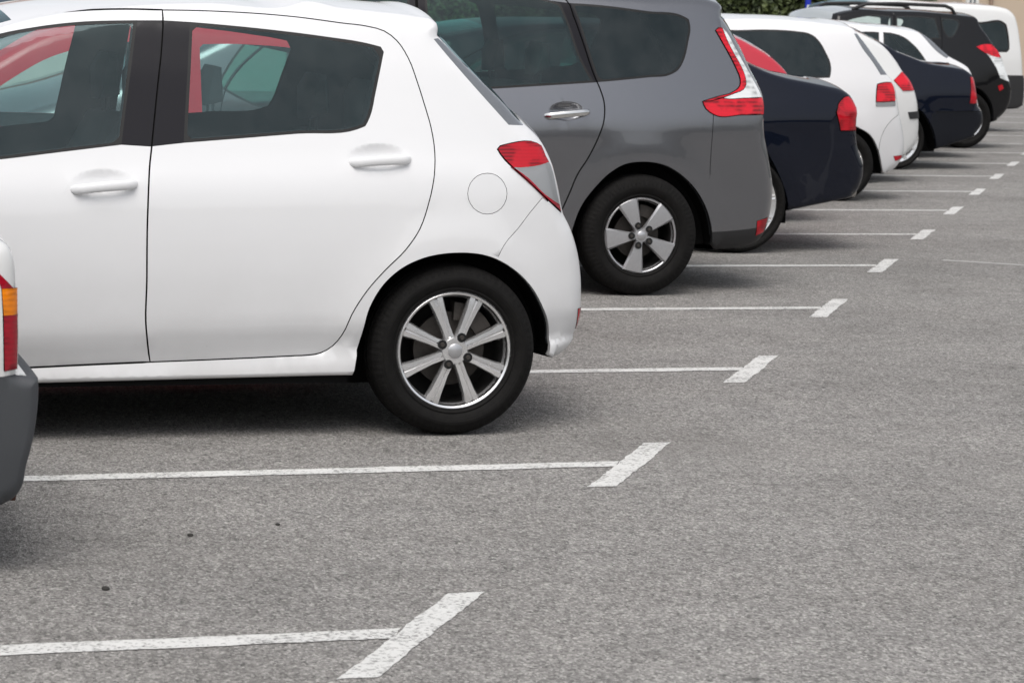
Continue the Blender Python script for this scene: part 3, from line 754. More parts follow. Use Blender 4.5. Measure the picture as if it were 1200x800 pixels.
# ---------------------------------------------------------------- car data: side views in metres from the rear axle
CARS = []
CARS.append(('white_hatchback', dict(X=2.733, Y=10.011, **{'paint':"white_paint", 'hw':0.848, 'axles':[0.0,-2.51], 'Rt':0.304, 'Rr':0.211, 'wheel':"eight", 'prof':[[-0.3,0.9],[0.14,0.93],[0.22,0.956],[0.304,0.953],[0.316,0.93],[0.417,0.98],[0.5,0.99],[0.62,0.999],[0.74,1.0],[0.86,0.992],[0.93,0.978],[1.0,0.945],[1.3,0.835],[1.45,0.765],[1.55,0.7],[1.7,0.62]], 'soft':0.012, 'tilt':0.035, 'plan_rear':[-0.35,0.52,2.4,0.155], 'plan_front':[-2.2,-3.3,2.2,0.3], 'flares':[[0,0.304,0.375,0.013,0.075],[-2.51,0.304,0.375,0.013,0.075]], 'r':0.06, 'r_bottom':0.02, 'radii':[[0.3,0.7,1.15,1.6,0.05],[0.25,0.9,0.1,1.15,0.085],[-4,-2.6,0,0.9,0.09],[-2.6,0.4,1.3,1.7,0.075]], 'top':[[-3.22,0.19],[-3.29,0.24],[-3.32,0.35],[-3.31,0.52],[-3.25,0.66],[-3.12,0.77],[-2.85,0.89],[-2.55,0.98],[-2.3,1.05],[-2.0,1.21],[-1.7,1.355],[-1.45,1.435],[-1.15,1.482],[-0.85,1.502],[-0.55,1.503],[-0.512,1.515],[-0.375,1.499],[-0.222,1.487],[-0.097,1.475],[-0.046,1.466],[-0.029,1.453],[-0.025,1.432],[-0.03,1.411],[0.02,1.355],[0.111,1.263],[0.206,1.174],[0.276,1.107],[0.299,1.094],[0.326,1.07],[0.358,1.033],[0.382,0.985],[0.401,0.922],[0.418,0.852],[0.433,0.79],[0.468,0.727],[0.501,0.643],[0.521,0.548],[0.528,0.463],[0.528,0.371],[0.498,0.304],[0.461,0.272],[0.419,0.258],[0.4,0.261]], 'rear_arch':[[0.381,0.271],[0.377,0.37],[0.341,0.45],[0.287,0.529],[0.218,0.59],[0.124,0.638],[-0.02,0.655],[-0.151,0.632],[-0.21,0.604],[-0.276,0.546],[-0.323,0.465],[-0.345,0.363],[-0.368,0.221]], 'front_arch':[[-2.165,0.2],[-2.155,0.366],[-2.221,0.519],[-2.348,0.626],[-2.51,0.664],[-2.672,0.626],[-2.799,0.519],[-2.865,0.366],[-2.855,0.2]], 'regions':[{"part":"side_window#f","mat":"side_glass","poly":[[-1.576,1.367],[-1.548,1.375],[-1.519,1.381],[-1.49,1.387],[-1.461,1.393],[-1.433,1.398],[-1.404,1.402],[-1.375,1.406],[-1.346,1.41],[-1.317,1.413],[-1.288,1.416],[-1.259,1.418],[-1.23,1.42],[-1.2,1.421],[-1.171,1.423],[-1.142,1.423],[-1.127,1.424],[-1.128,1.409],[-1.133,1.381],[-1.138,1.353],[-1.143,1.325],[-1.149,1.297],[-1.154,1.269],[-1.159,1.241],[-1.164,1.213],[-1.169,1.185],[-1.173,1.157],[-1.178,1.129],[-1.183,1.101],[-1.188,1.073],[-1.192,1.045],[-1.217,1.023],[-1.247,1.019],[-1.277,1.015],[-1.307,1.011],[-1.336,1.008],[-1.366,1.004],[-1.396,1.0],[-1.425,0.996],[-1.453,0.992],[-1.482,0.989],[-1.51,0.985],[-1.538,0.981],[-1.567,0.977],[-1.595,0.974],[-1.625,0.971],[-1.654,0.968],[-1.684,0.965],[-1.714,0.962],[-1.743,0.959],[-1.773,0.956],[-1.802,0.954],[-1.832,0.951],[-1.862,0.949],[-1.891,0.947],[-1.921,0.946],[-1.95,0.944],[-1.979,0.943],[-2.007,0.942],[-2.035,0.941],[-2.064,0.94],[-2.092,0.94],[-2.098,0.95],[-2.084,0.976],[-2.07,1.001],[-2.054,1.026],[-2.038,1.051],[-2.02,1.075],[-2.002,1.098],[-1.983,1.12],[-1.963,1.142],[-1.943,1.163],[-1.921,1.183],[-1.899,1.203],[-1.877,1.221],[-1.853,1.239],[-1.831,1.255],[-1.807,1.27],[-1.783,1.284],[-1.759,1.297],[-1.734,1.309],[-1.708,1.321],[-1.682,1.331],[-1.656,1.341],[-1.629,1.351],[-1.603,1.359]],"glass":1,"far":1,"under":"front_door"},{"part":"side_window#r","mat":"side_glass","poly":[[-0.902,1.421],[-0.873,1.42],[-0.844,1.418],[-0.815,1.417],[-0.786,1.415],[-0.757,1.413],[-0.729,1.411],[-0.7,1.408],[-0.673,1.406],[-0.646,1.404],[-0.62,1.401],[-0.593,1.399],[-0.566,1.396],[-0.539,1.394],[-0.513,1.391],[-0.486,1.388],[-0.459,1.385],[-0.434,1.382],[-0.409,1.379],[-0.383,1.376],[-0.358,1.373],[-0.333,1.369],[-0.309,1.365],[-0.284,1.36],[-0.265,1.329],[-0.27,1.309],[-0.277,1.284],[-0.284,1.26],[-0.291,1.236],[-0.298,1.211],[-0.304,1.188],[-0.31,1.166],[-0.316,1.144],[-0.324,1.124],[-0.332,1.11],[-0.338,1.098],[-0.351,1.094],[-0.366,1.088],[-0.393,1.081],[-0.421,1.077],[-0.45,1.075],[-0.48,1.074],[-0.51,1.074],[-0.54,1.073],[-0.571,1.072],[-0.597,1.069],[-0.623,1.067],[-0.65,1.065],[-0.676,1.062],[-0.702,1.06],[-0.729,1.058],[-0.755,1.055],[-0.781,1.053],[-0.809,1.051],[-0.836,1.048],[-0.864,1.046],[-0.891,1.043],[-0.919,1.041],[-0.946,1.039],[-0.959,1.054],[-0.956,1.084],[-0.953,1.114],[-0.95,1.143],[-0.947,1.173],[-0.944,1.203],[-0.941,1.233],[-0.938,1.261],[-0.935,1.29],[-0.932,1.318],[-0.929,1.347],[-0.926,1.376],[-0.923,1.404]],"glass":1,"far":1,"under":"rear_door"},{"part":"window_seal","mat":"rubber_seal","poly":[[-1.579,1.378],[-1.463,1.403],[-1.318,1.424],[-1.142,1.434],[-1.112,1.435],[-1.148,1.239],[-1.186,1.016],[-1.395,0.989],[-1.594,0.963],[-1.95,0.933],[-2.12,0.928],[-1.86,1.248]],"far":1,"under":"front_door"},{"part":"window_seal#r","mat":"rubber_seal","poly":[[-0.93,1.434],[-0.699,1.419],[-0.458,1.396],[-0.306,1.376],[-0.258,1.365],[-0.248,1.347],[-0.26,1.306],[-0.287,1.208],[-0.314,1.119],[-0.331,1.09],[-0.362,1.078],[-0.57,1.061],[-0.78,1.042],[-0.973,1.025],[-0.952,1.234]],"far":1,"under":"rear_door"},{"part":"pillar_trim","mat":"black_trim","poly":[[-1.112,1.435],[-1.022,1.437],[-1.051,1.218],[-1.08,1.011],[-1.186,1.016],[-1.148,1.239]],"far":1,"under":"front_door"},{"part":"pillar_trim#r","mat":"black_trim","poly":[[-1.021,1.437],[-0.93,1.434],[-0.952,1.234],[-0.973,1.025],[-1.081,1.012],[-1.052,1.218]],"far":1,"under":"rear_door"},{"part":"tail_lamp","mat":"red_lens","poly":[[0.154,1.015],[0.167,1.027],[0.18,1.03],[0.321,1.035],[0.338,1.027],[0.35,0.992],[0.363,0.969],[0.324,0.96],[0.21,0.951],[0.179,0.979]],"far":1,"lift":0.004,"plabel":"red upper half of the rear lamp"},{"part":"tail_lamp#c","mat":"clear_lens","poly":[[0.21,0.951],[0.324,0.96],[0.363,0.969],[0.372,0.955],[0.384,0.904],[0.394,0.855],[0.402,0.818],[0.334,0.856],[0.268,0.914]],"far":1,"lift":0.004,"plabel":"clear grey lower half of the rear lamp"},{"part":"tail_lamp#b","mat":"old_red_lens","poly":[[0.21,0.951],[0.268,0.914],[0.334,0.856],[0.402,0.818],[0.413,0.788],[0.334,0.844],[0.268,0.899],[0.2,0.953]],"far":1,"lift":0.004,"plabel":"thin dark red lower edge of the rear lamp"},{"part":"rear_window#s","mat":"black_glass","poly":[[-0.057,1.396],[-0.034,1.399],[0.023,1.35],[0.113,1.259],[0.207,1.17],[0.274,1.105],[0.277,1.097],[0.206,1.1],[0.162,1.146],[0.048,1.27]],"far":1},{"part":"reflector","mat":"red_lens","poly":[[0.499,0.437],[0.523,0.436],[0.534,0.363],[0.509,0.358]],"far":1,"lift":0.002},{"part":"fuel_flap","poly":[[0.183,0.86],[0.181,0.842],[0.173,0.824],[0.161,0.809],[0.145,0.798],[0.127,0.791],[0.107,0.789],[0.087,0.791],[0.069,0.799],[0.054,0.81],[0.042,0.825],[0.034,0.842],[0.031,0.861],[0.034,0.879],[0.042,0.897],[0.054,0.911],[0.07,0.923],[0.089,0.93],[0.108,0.932],[0.128,0.93],[0.146,0.923],[0.162,0.911],[0.173,0.896],[0.181,0.879]]},{"part":"front_door","poly":[[-1.018,1.472],[-1.031,1.362],[-1.057,1.189],[-1.082,1.017],[-1.095,0.931],[-1.105,0.76],[-1.105,0.557],[-1.103,0.395],[-1.093,0.333],[-1.081,0.275],[-1.303,0.268],[-1.533,0.26],[-1.95,0.255],[-2.08,0.35],[-2.14,0.7],[-2.16,0.97],[-2.0,1.13],[-1.72,1.33],[-1.577,1.415],[-1.432,1.447],[-1.286,1.464]]},{"part":"rear_door","poly":[[-1.018,1.472],[-0.844,1.473],[-0.544,1.46],[-0.393,1.444],[-0.296,1.434],[-0.241,1.42],[-0.197,1.387],[-0.161,1.329],[-0.135,1.252],[-0.112,1.169],[-0.092,1.087],[-0.084,0.999],[-0.092,0.926],[-0.112,0.837],[-0.147,0.739],[-0.2,0.665],[-0.27,0.597],[-0.335,0.522],[-0.386,0.438],[-0.415,0.364],[-0.441,0.326],[-0.48,0.3],[-0.524,0.293],[-0.575,0.291],[-0.712,0.286],[-1.081,0.275],[-1.093,0.333],[-1.103,0.395],[-1.105,0.557],[-1.105,0.76],[-1.095,0.931],[-1.082,1.017],[-1.057,1.189],[-1.031,1.362]]},{"part":"rear_bumper","poly":[[0.325,0.844],[0.276,0.793],[0.227,0.736],[0.17,0.677],[0.15,0.641],[0.1,0.66],[0.2,0.6],[0.3,0.45],[0.33,0.15],[0.7,0.1],[0.7,0.66],[0.427,0.781],[0.37,0.819]],"far":1}], 'gaps':[{"line":[[-1.018,1.472],[-1.031,1.362],[-1.057,1.189],[-1.082,1.017],[-1.095,0.931],[-1.105,0.76],[-1.105,0.557],[-1.103,0.395],[-1.093,0.333],[-1.081,0.275],[-1.303,0.268],[-1.533,0.26],[-1.95,0.255],[-2.08,0.35],[-2.14,0.7],[-2.16,0.97],[-2.0,1.13],[-1.72,1.33],[-1.577,1.415],[-1.432,1.447],[-1.286,1.464]],"hw":0.003,"depth":0.01,"closed":True},{"line":[[-1.018,1.472],[-0.844,1.473],[-0.544,1.46],[-0.393,1.444],[-0.296,1.434],[-0.241,1.42],[-0.197,1.387],[-0.161,1.329],[-0.135,1.252],[-0.112,1.169],[-0.092,1.087],[-0.084,0.999],[-0.092,0.926],[-0.112,0.837],[-0.147,0.739],[-0.2,0.665],[-0.27,0.597],[-0.335,0.522],[-0.386,0.438],[-0.415,0.364],[-0.441,0.326],[-0.48,0.3],[-0.524,0.293],[-0.575,0.291],[-0.712,0.286],[-1.081,0.275]],"hw":0.002,"depth":0.006,"closed":False},{"line":[[0.183,0.86],[0.181,0.842],[0.173,0.824],[0.161,0.809],[0.145,0.798],[0.127,0.791],[0.107,0.789],[0.087,0.791],[0.069,0.799],[0.054,0.81],[0.042,0.825],[0.034,0.842],[0.031,0.861],[0.034,0.879],[0.042,0.897],[0.054,0.911],[0.07,0.923],[0.089,0.93],[0.108,0.932],[0.128,0.93],[0.146,0.923],[0.162,0.911],[0.173,0.896],[0.181,0.879]],"hw":0.001,"depth":0.004,"closed":True},{"line":[[0.325,0.844],[0.276,0.793],[0.227,0.736],[0.17,0.677],[0.15,0.641]],"hw":0.001,"depth":0.005,"closed":False},{"line":[[0.154,1.015],[0.167,1.027],[0.18,1.03],[0.321,1.035],[0.338,1.027],[0.35,0.992],[0.371,0.955],[0.384,0.904],[0.394,0.855],[0.413,0.788],[0.334,0.847],[0.268,0.903],[0.21,0.95],[0.179,0.979]],"hw":0.002,"depth":0.006,"closed":True}], 'handles':[{"a":[-1.36,0.865],"b":[-1.141,0.886],"r":0.017,"arc":0.003,"door":"front_door","key":[-1.165,0.886]},{"a":[-0.394,0.964],"b":[-0.178,0.978],"r":0.017,"arc":0.003,"door":"rear_door"}], 'dents':[[-1.253,0.885,0.112,0.052,0.016,0.03],[-0.292,0.983,0.112,0.05,0.016,0.03]], 'strip':[["windscreen",[-2.25,1.08],[-1.52,1.41],1],["rear_window",[-0.03,1.411],[0.276,1.107],0],["rear_bumper",[0.434,0.784],[0.4,0.261],0]], 'strip_mats':{"windscreen":"side_glass","rear_window":"tinted_glass"}, 'ostep':0.02, 'grid':0.05, 'crown':0.035, 'bow':0.09, 'seats':[["front_seat",-1.25,-0.36,0.42,0.36,0.5,True,1.0],["front_seat",-1.25,0.36,0.42,0.36,0.5,True,1.0],["rear_seat",-0.4,0,0.46,0.36,1.25,True,0.82]], 'dash':[-1.98,0.98], 'label':"white five-door hatchback with eight-spoke alloy wheel, largest car in front", 'cat':"car", 'pipe':None, 'floor':0.15, 'tw':0.175})))
CARS.append(('people_carrier', dict(X=5.109, Y=14.626, **{'paint':"grey_paint", 'hw':0.925, 'axles':[0.0,-2.77], 'Rt':0.326, 'Rr':0.205, 'wheel':"paddle", 'tw':0.2, 'prof':[[-0.3,0.9],[0.15,0.9],[0.24,0.925],[0.35,0.955],[0.5,0.968],[0.6,0.978],[0.74,0.992],[0.86,1.0],[0.93,0.996],[1.0,0.982],[1.06,0.968],[1.4,0.87],[1.55,0.82],[1.66,0.74],[1.8,0.64]], 'soft':0.03, 'tilt':0.03, 'big_lamp':1, 'plan_rear':[-0.55,0.75,2.2,0.2], 'plan_front':[-2.5,-3.65,2.2,0.32], 'flares':[[0,0.326,0.42,0.016,0.085],[-2.77,0.326,0.42,0.016,0.085]], 'r':0.07, 'r_bottom':0.03, 'radii':[[0.4,1.3,0,1.3,0.1],[-4.5,-2.9,0,1.1,0.1]], 'top':[[-3.5,0.2],[-3.6,0.28],[-3.64,0.42],[-3.62,0.62],[-3.52,0.78],[-3.3,0.92],[-3.0,1.02],[-2.75,1.1],[-2.4,1.27],[-2.0,1.46],[-1.65,1.575],[-1.3,1.62],[-0.8,1.638],[-0.3,1.63],[0.1,1.61],[0.492,1.59],[0.523,1.579],[0.541,1.554],[0.53,1.503],[0.565,1.457],[0.615,1.379],[0.676,1.283],[0.731,1.182],[0.767,1.122],[0.786,1.071],[0.785,0.973],[0.789,0.88],[0.813,0.799],[0.846,0.69],[0.873,0.595],[0.879,0.499],[0.867,0.399],[0.848,0.327],[0.804,0.27],[0.685,0.239],[0.496,0.234]], 'rear_arch':[[0.466,0.264],[0.452,0.341],[0.411,0.455],[0.346,0.553],[0.248,0.642],[0.12,0.707],[0.001,0.723],[-0.119,0.707],[-0.2,0.66],[-0.278,0.582],[-0.343,0.495],[-0.387,0.381],[-0.405,0.3],[-0.415,0.21]], 'front_arch':[[-2.387,0.21],[-2.376,0.395],[-2.449,0.564],[-2.59,0.683],[-2.77,0.726],[-2.95,0.683],[-3.091,0.564],[-3.164,0.395],[-3.153,0.21]], 'regions':[{"part":"side_window#q","mat":"dark_glass","poly":[[-0.357,1.54],[-0.328,1.54],[-0.298,1.539],[-0.268,1.537],[-0.238,1.536],[-0.208,1.534],[-0.179,1.532],[-0.149,1.53],[-0.119,1.527],[-0.09,1.524],[-0.06,1.521],[-0.03,1.518],[-0.0,1.515],[0.029,1.512],[0.059,1.51],[0.09,1.508],[0.12,1.508],[0.15,1.507],[0.179,1.507],[0.208,1.504],[0.236,1.5],[0.263,1.491],[0.28,1.484],[0.296,1.465],[0.298,1.448],[0.295,1.42],[0.287,1.393],[0.278,1.364],[0.27,1.337],[0.262,1.31],[0.253,1.285],[0.24,1.261],[0.227,1.24],[0.21,1.222],[0.196,1.212],[0.179,1.204],[0.161,1.197],[0.137,1.19],[0.113,1.187],[0.087,1.185],[0.06,1.184],[0.034,1.182],[0.004,1.178],[-0.025,1.175],[-0.055,1.172],[-0.085,1.169],[-0.114,1.166],[-0.144,1.163],[-0.173,1.16],[-0.203,1.157],[-0.232,1.155],[-0.258,1.17],[-0.267,1.195],[-0.275,1.221],[-0.283,1.246],[-0.291,1.272],[-0.298,1.298],[-0.306,1.326],[-0.314,1.354],[-0.322,1.383],[-0.329,1.412],[-0.338,1.44],[-0.345,1.464],[-0.352,1.487],[-0.36,1.51],[-0.368,1.534]],"glass":1,"far":1},{"part":"side_window#r","mat":"tinted_glass","poly":[[-1.157,1.599],[-1.127,1.599],[-1.098,1.598],[-1.069,1.597],[-1.04,1.597],[-1.011,1.596],[-0.982,1.594],[-0.953,1.593],[-0.924,1.591],[-0.895,1.59],[-0.865,1.588],[-0.834,1.587],[-0.804,1.585],[-0.774,1.584],[-0.744,1.583],[-0.714,1.582],[-0.684,1.58],[-0.654,1.577],[-0.625,1.575],[-0.596,1.571],[-0.566,1.566],[-0.538,1.56],[-0.509,1.554],[-0.481,1.546],[-0.465,1.541],[-0.448,1.52],[-0.439,1.497],[-0.43,1.474],[-0.422,1.45],[-0.414,1.427],[-0.406,1.402],[-0.399,1.376],[-0.392,1.349],[-0.384,1.323],[-0.376,1.297],[-0.366,1.271],[-0.355,1.246],[-0.344,1.222],[-0.332,1.199],[-0.319,1.176],[-0.305,1.153],[-0.309,1.148],[-0.336,1.146],[-0.364,1.143],[-0.391,1.141],[-0.419,1.139],[-0.446,1.137],[-0.474,1.135],[-0.501,1.133],[-0.529,1.131],[-0.556,1.129],[-0.584,1.127],[-0.612,1.125],[-0.64,1.123],[-0.668,1.121],[-0.696,1.118],[-0.724,1.116],[-0.752,1.114],[-0.78,1.112],[-0.807,1.11],[-0.835,1.108],[-0.863,1.106],[-0.893,1.104],[-0.923,1.102],[-0.952,1.1],[-0.982,1.098],[-1.012,1.096],[-1.041,1.094],[-1.071,1.092],[-1.101,1.09],[-1.13,1.088],[-1.16,1.087],[-1.179,1.1],[-1.181,1.126],[-1.183,1.153],[-1.185,1.179],[-1.187,1.205],[-1.188,1.231],[-1.188,1.258],[-1.189,1.284],[-1.189,1.313],[-1.189,1.343],[-1.189,1.373],[-1.188,1.403],[-1.187,1.432],[-1.186,1.462],[-1.184,1.492],[-1.182,1.521],[-1.18,1.551],[-1.177,1.58]],"glass":1,"far":1,"under":"rear_door"},{"part":"side_window#f","mat":"tinted_glass","poly":[[-1.283,1.591],[-1.286,1.563],[-1.289,1.535],[-1.291,1.507],[-1.293,1.479],[-1.294,1.451],[-1.296,1.423],[-1.296,1.394],[-1.297,1.366],[-1.297,1.338],[-1.297,1.31],[-1.296,1.282],[-1.295,1.254],[-1.294,1.227],[-1.292,1.2],[-1.29,1.173],[-1.288,1.146],[-1.286,1.119],[-1.282,1.092],[-1.299,1.062],[-1.325,1.048],[-1.351,1.034],[-1.378,1.022],[-1.406,1.01],[-1.435,0.999],[-1.463,0.989],[-1.493,0.98],[-1.522,0.972],[-1.552,0.965],[-1.583,0.959],[-1.613,0.953],[-1.644,0.949],[-1.675,0.945],[-1.706,0.943],[-1.738,0.941],[-1.769,0.94],[-1.8,0.94],[-1.832,0.941],[-1.863,0.943],[-1.894,0.946],[-1.925,0.949],[-1.955,0.954],[-1.986,0.96],[-2.015,0.966],[-2.045,0.974],[-2.074,0.982],[-2.103,0.991],[-2.131,1.001],[-2.159,1.012],[-2.186,1.025],[-2.212,1.038],[-2.237,1.051],[-2.262,1.066],[-2.287,1.081],[-2.293,1.108],[-2.279,1.134],[-2.263,1.159],[-2.247,1.185],[-2.23,1.209],[-2.212,1.234],[-2.194,1.257],[-2.174,1.281],[-2.154,1.303],[-2.133,1.325],[-2.112,1.347],[-2.09,1.368],[-2.067,1.388],[-2.043,1.408],[-2.02,1.426],[-1.995,1.444],[-1.97,1.462],[-1.945,1.478],[-1.919,1.494],[-1.893,1.508],[-1.867,1.522],[-1.84,1.535],[-1.813,1.547],[-1.786,1.557],[-1.759,1.567],[-1.732,1.576],[-1.704,1.585],[-1.676,1.592],[-1.647,1.598],[-1.618,1.604],[-1.589,1.609],[-1.56,1.613],[-1.531,1.616],[-1.502,1.619],[-1.473,1.62],[-1.443,1.621],[-1.414,1.62],[-1.385,1.619],[-1.356,1.617],[-1.327,1.614],[-1.298,1.611]],"glass":1,"far":1,"under":"front_door"},{"part":"window_seal#q","mat":"rubber_seal","poly":[[-0.387,1.553],[-0.237,1.548],[0.06,1.522],[0.267,1.503],[0.303,1.486],[0.31,1.448],[0.29,1.36],[0.251,1.255],[0.219,1.213],[0.165,1.185],[0.035,1.17],[-0.261,1.14],[-0.31,1.294],[-0.349,1.437]],"far":1},{"part":"window_seal#r","mat":"rubber_seal","poly":[[-1.186,1.611],[-0.894,1.602],[-0.477,1.557],[-0.446,1.547],[-0.403,1.431],[-0.355,1.275],[-0.281,1.138],[-0.555,1.117],[-0.863,1.094],[-1.189,1.073],[-1.201,1.284]],"far":1,"under":"rear_door"},{"part":"window_seal#f","mat":"rubber_seal","poly":[[-1.268,1.618],[-1.284,1.282],[-1.267,1.067],[-2.217,1.027],[-2.317,1.087],[-1.818,1.558]],"far":1,"under":"front_door"},{"part":"pillar_trim#r","mat":"black_trim","poly":[[-0.5,1.563],[-0.387,1.553],[-0.349,1.437],[-0.31,1.294],[-0.261,1.14],[-0.281,1.138],[-0.355,1.275],[-0.403,1.431],[-0.446,1.547]],"far":1},{"part":"pillar_trim","mat":"black_trim","poly":[[-1.268,1.618],[-1.186,1.611],[-1.201,1.284],[-1.189,1.073],[-1.267,1.067],[-1.284,1.282]],"far":1},{"part":"tail_lamp","mat":"bright_red_lens","poly":[[0.465,1.428],[0.488,1.445],[0.51,1.443],[0.533,1.383],[0.572,1.31],[0.617,1.237],[0.641,1.178],[0.643,1.141],[0.624,1.113],[0.572,1.094],[0.482,1.066],[0.426,1.052],[0.356,1.047],[0.449,1.073],[0.562,1.103],[0.6,1.131],[0.606,1.168],[0.587,1.218],[0.548,1.292],[0.504,1.365]],"far":1,"lift":0.006,"plabel":"thin red edge strip of the boomerang lamp"},{"part":"tail_lamp#w","mat":"white_lens","poly":[[0.51,1.443],[0.536,1.42],[0.581,1.347],[0.641,1.251],[0.702,1.16],[0.733,1.109],[0.753,1.07],[0.615,1.065],[0.503,1.062],[0.482,1.066],[0.572,1.094],[0.624,1.113],[0.643,1.141],[0.641,1.178],[0.617,1.237],[0.572,1.31],[0.533,1.383]],"far":1,"lift":0.004,"plabel":"clear white upper part of the boomerang lamp"},{"part":"tail_lamp#r","mat":"bright_red_lens","poly":[[0.356,1.047],[0.426,1.052],[0.482,1.066],[0.503,1.062],[0.615,1.065],[0.753,1.07],[0.763,1.045],[0.763,0.977],[0.611,0.975],[0.423,0.976],[0.375,1.006]],"far":1,"lift":0.006,"plabel":"red lower block of the boomerang lamp"},{"part":"rear_window#s","mat":"black_glass","poly":[[0.507,1.498],[0.537,1.494],[0.626,1.357],[0.707,1.22],[0.752,1.133],[0.771,1.077],[0.753,1.07],[0.733,1.109],[0.702,1.16],[0.641,1.251],[0.581,1.347],[0.536,1.42],[0.51,1.443]],"far":1},{"part":"reflector","mat":"red_lens","poly":[[0.751,0.391],[0.832,0.408],[0.814,0.327],[0.757,0.309]],"far":1,"lift":0.003},{"part":"bumper_skirt","mat":"dark_plastic","poly":[[0.444,0.337],[0.715,0.349],[0.849,0.365],[0.838,0.287],[0.742,0.193],[0.396,0.203]],"far":1},{"part":"rear_door","poly":[[-0.439,1.586],[-0.409,1.566],[-0.379,1.486],[-0.332,1.339],[-0.279,1.169],[-0.253,1.107],[-0.233,1.035],[-0.236,0.946],[-0.27,0.846],[-0.319,0.746],[-0.382,0.645],[-0.416,0.559],[-0.5,0.36],[-1.2,0.34],[-1.224,1.02],[-1.252,1.282],[-1.235,1.592],[-0.889,1.629],[-0.518,1.594]]},{"part":"front_door","poly":[[-1.2,0.34],[-2.1,0.34],[-2.24,0.6],[-2.28,1.05],[-2.05,1.3],[-1.75,1.46],[-1.226,1.592],[-1.252,1.282],[-1.233,1.019]]},{"part":"rear_bumper","poly":[[0.423,0.974],[0.416,0.813],[0.417,0.65],[0.411,0.455],[0.452,0.341],[0.478,0.201],[0.978,0.186],[0.901,0.961],[0.763,0.975]],"far":1}], 'gaps':[{"line":[[-0.439,1.586],[-0.409,1.566],[-0.379,1.486],[-0.332,1.339],[-0.279,1.169],[-0.253,1.107],[-0.233,1.035],[-0.236,0.946],[-0.27,0.846],[-0.319,0.746],[-0.382,0.645],[-0.416,0.559],[-0.5,0.36],[-1.2,0.34],[-1.224,1.02],[-1.252,1.282],[-1.235,1.592],[-0.889,1.629],[-0.518,1.594]],"hw":0.004,"depth":0.011,"closed":True},{"line":[[-1.2,0.34],[-2.1,0.34],[-2.24,0.6],[-2.28,1.05],[-2.05,1.3],[-1.75,1.46],[-1.226,1.592],[-1.252,1.282],[-1.233,1.019]],"hw":0.004,"depth":0.01,"closed":True},{"line":[[0.423,0.974],[0.416,0.813],[0.417,0.65]],"hw":0.002,"depth":0.006,"closed":False},{"line":[[0.465,1.428],[0.488,1.445],[0.51,1.443],[0.533,1.383],[0.572,1.31],[0.617,1.237],[0.641,1.178],[0.643,1.141],[0.624,1.113],[0.572,1.094],[0.482,1.066],[0.426,1.052],[0.356,1.047],[0.449,1.073],[0.562,1.103],[0.6,1.131],[0.606,1.168],[0.587,1.218],[0.548,1.292],[0.504,1.365]],"hw":0.002,"depth":0.006,"closed":True},{"line":[[0.356,1.047],[0.426,1.052],[0.482,1.066],[0.503,1.062],[0.615,1.065],[0.753,1.07],[0.763,1.045],[0.763,0.977],[0.611,0.975],[0.423,0.976],[0.375,1.006]],"hw":0.002,"depth":0.006,"closed":True}], 'handles':[{"a":[-0.568,0.957],"b":[-0.323,0.983],"r":0.018,"arc":0.002,"door":"rear_door","mat":"chrome"}], 'dents':[[-0.448,0.986,0.1,0.05,0.028,0.03]], 'strip':[["windscreen",[-2.75,1.1],[-1.7,1.56],1],["rear_window",[0.535,1.494],[0.756,1.136],0],["rear_bumper",[0.784,0.964],[0.496,0.234],0]], 'strip_mats':{"windscreen":"side_glass","rear_window":"privacy_glass"}, 'ostep':0.025, 'grid':0.06, 'crown':0.05, 'bow':0.13, 'seats':[["front_seat",-1.5,-0.4,0.45,0.33,0.52,True,1.0],["front_seat",-1.5,0.4,0.45,0.33,0.52,True,1.0],["rear_seat",-0.6,0,0.48,0.3,1.35,True,0.95]], 'dash':[-2.45,1.05], 'pipe':None, 'floor':0.2, 'label':"metallic grey people carrier with boomerang tail lamp and chrome door handle", 'cat':"car"})))
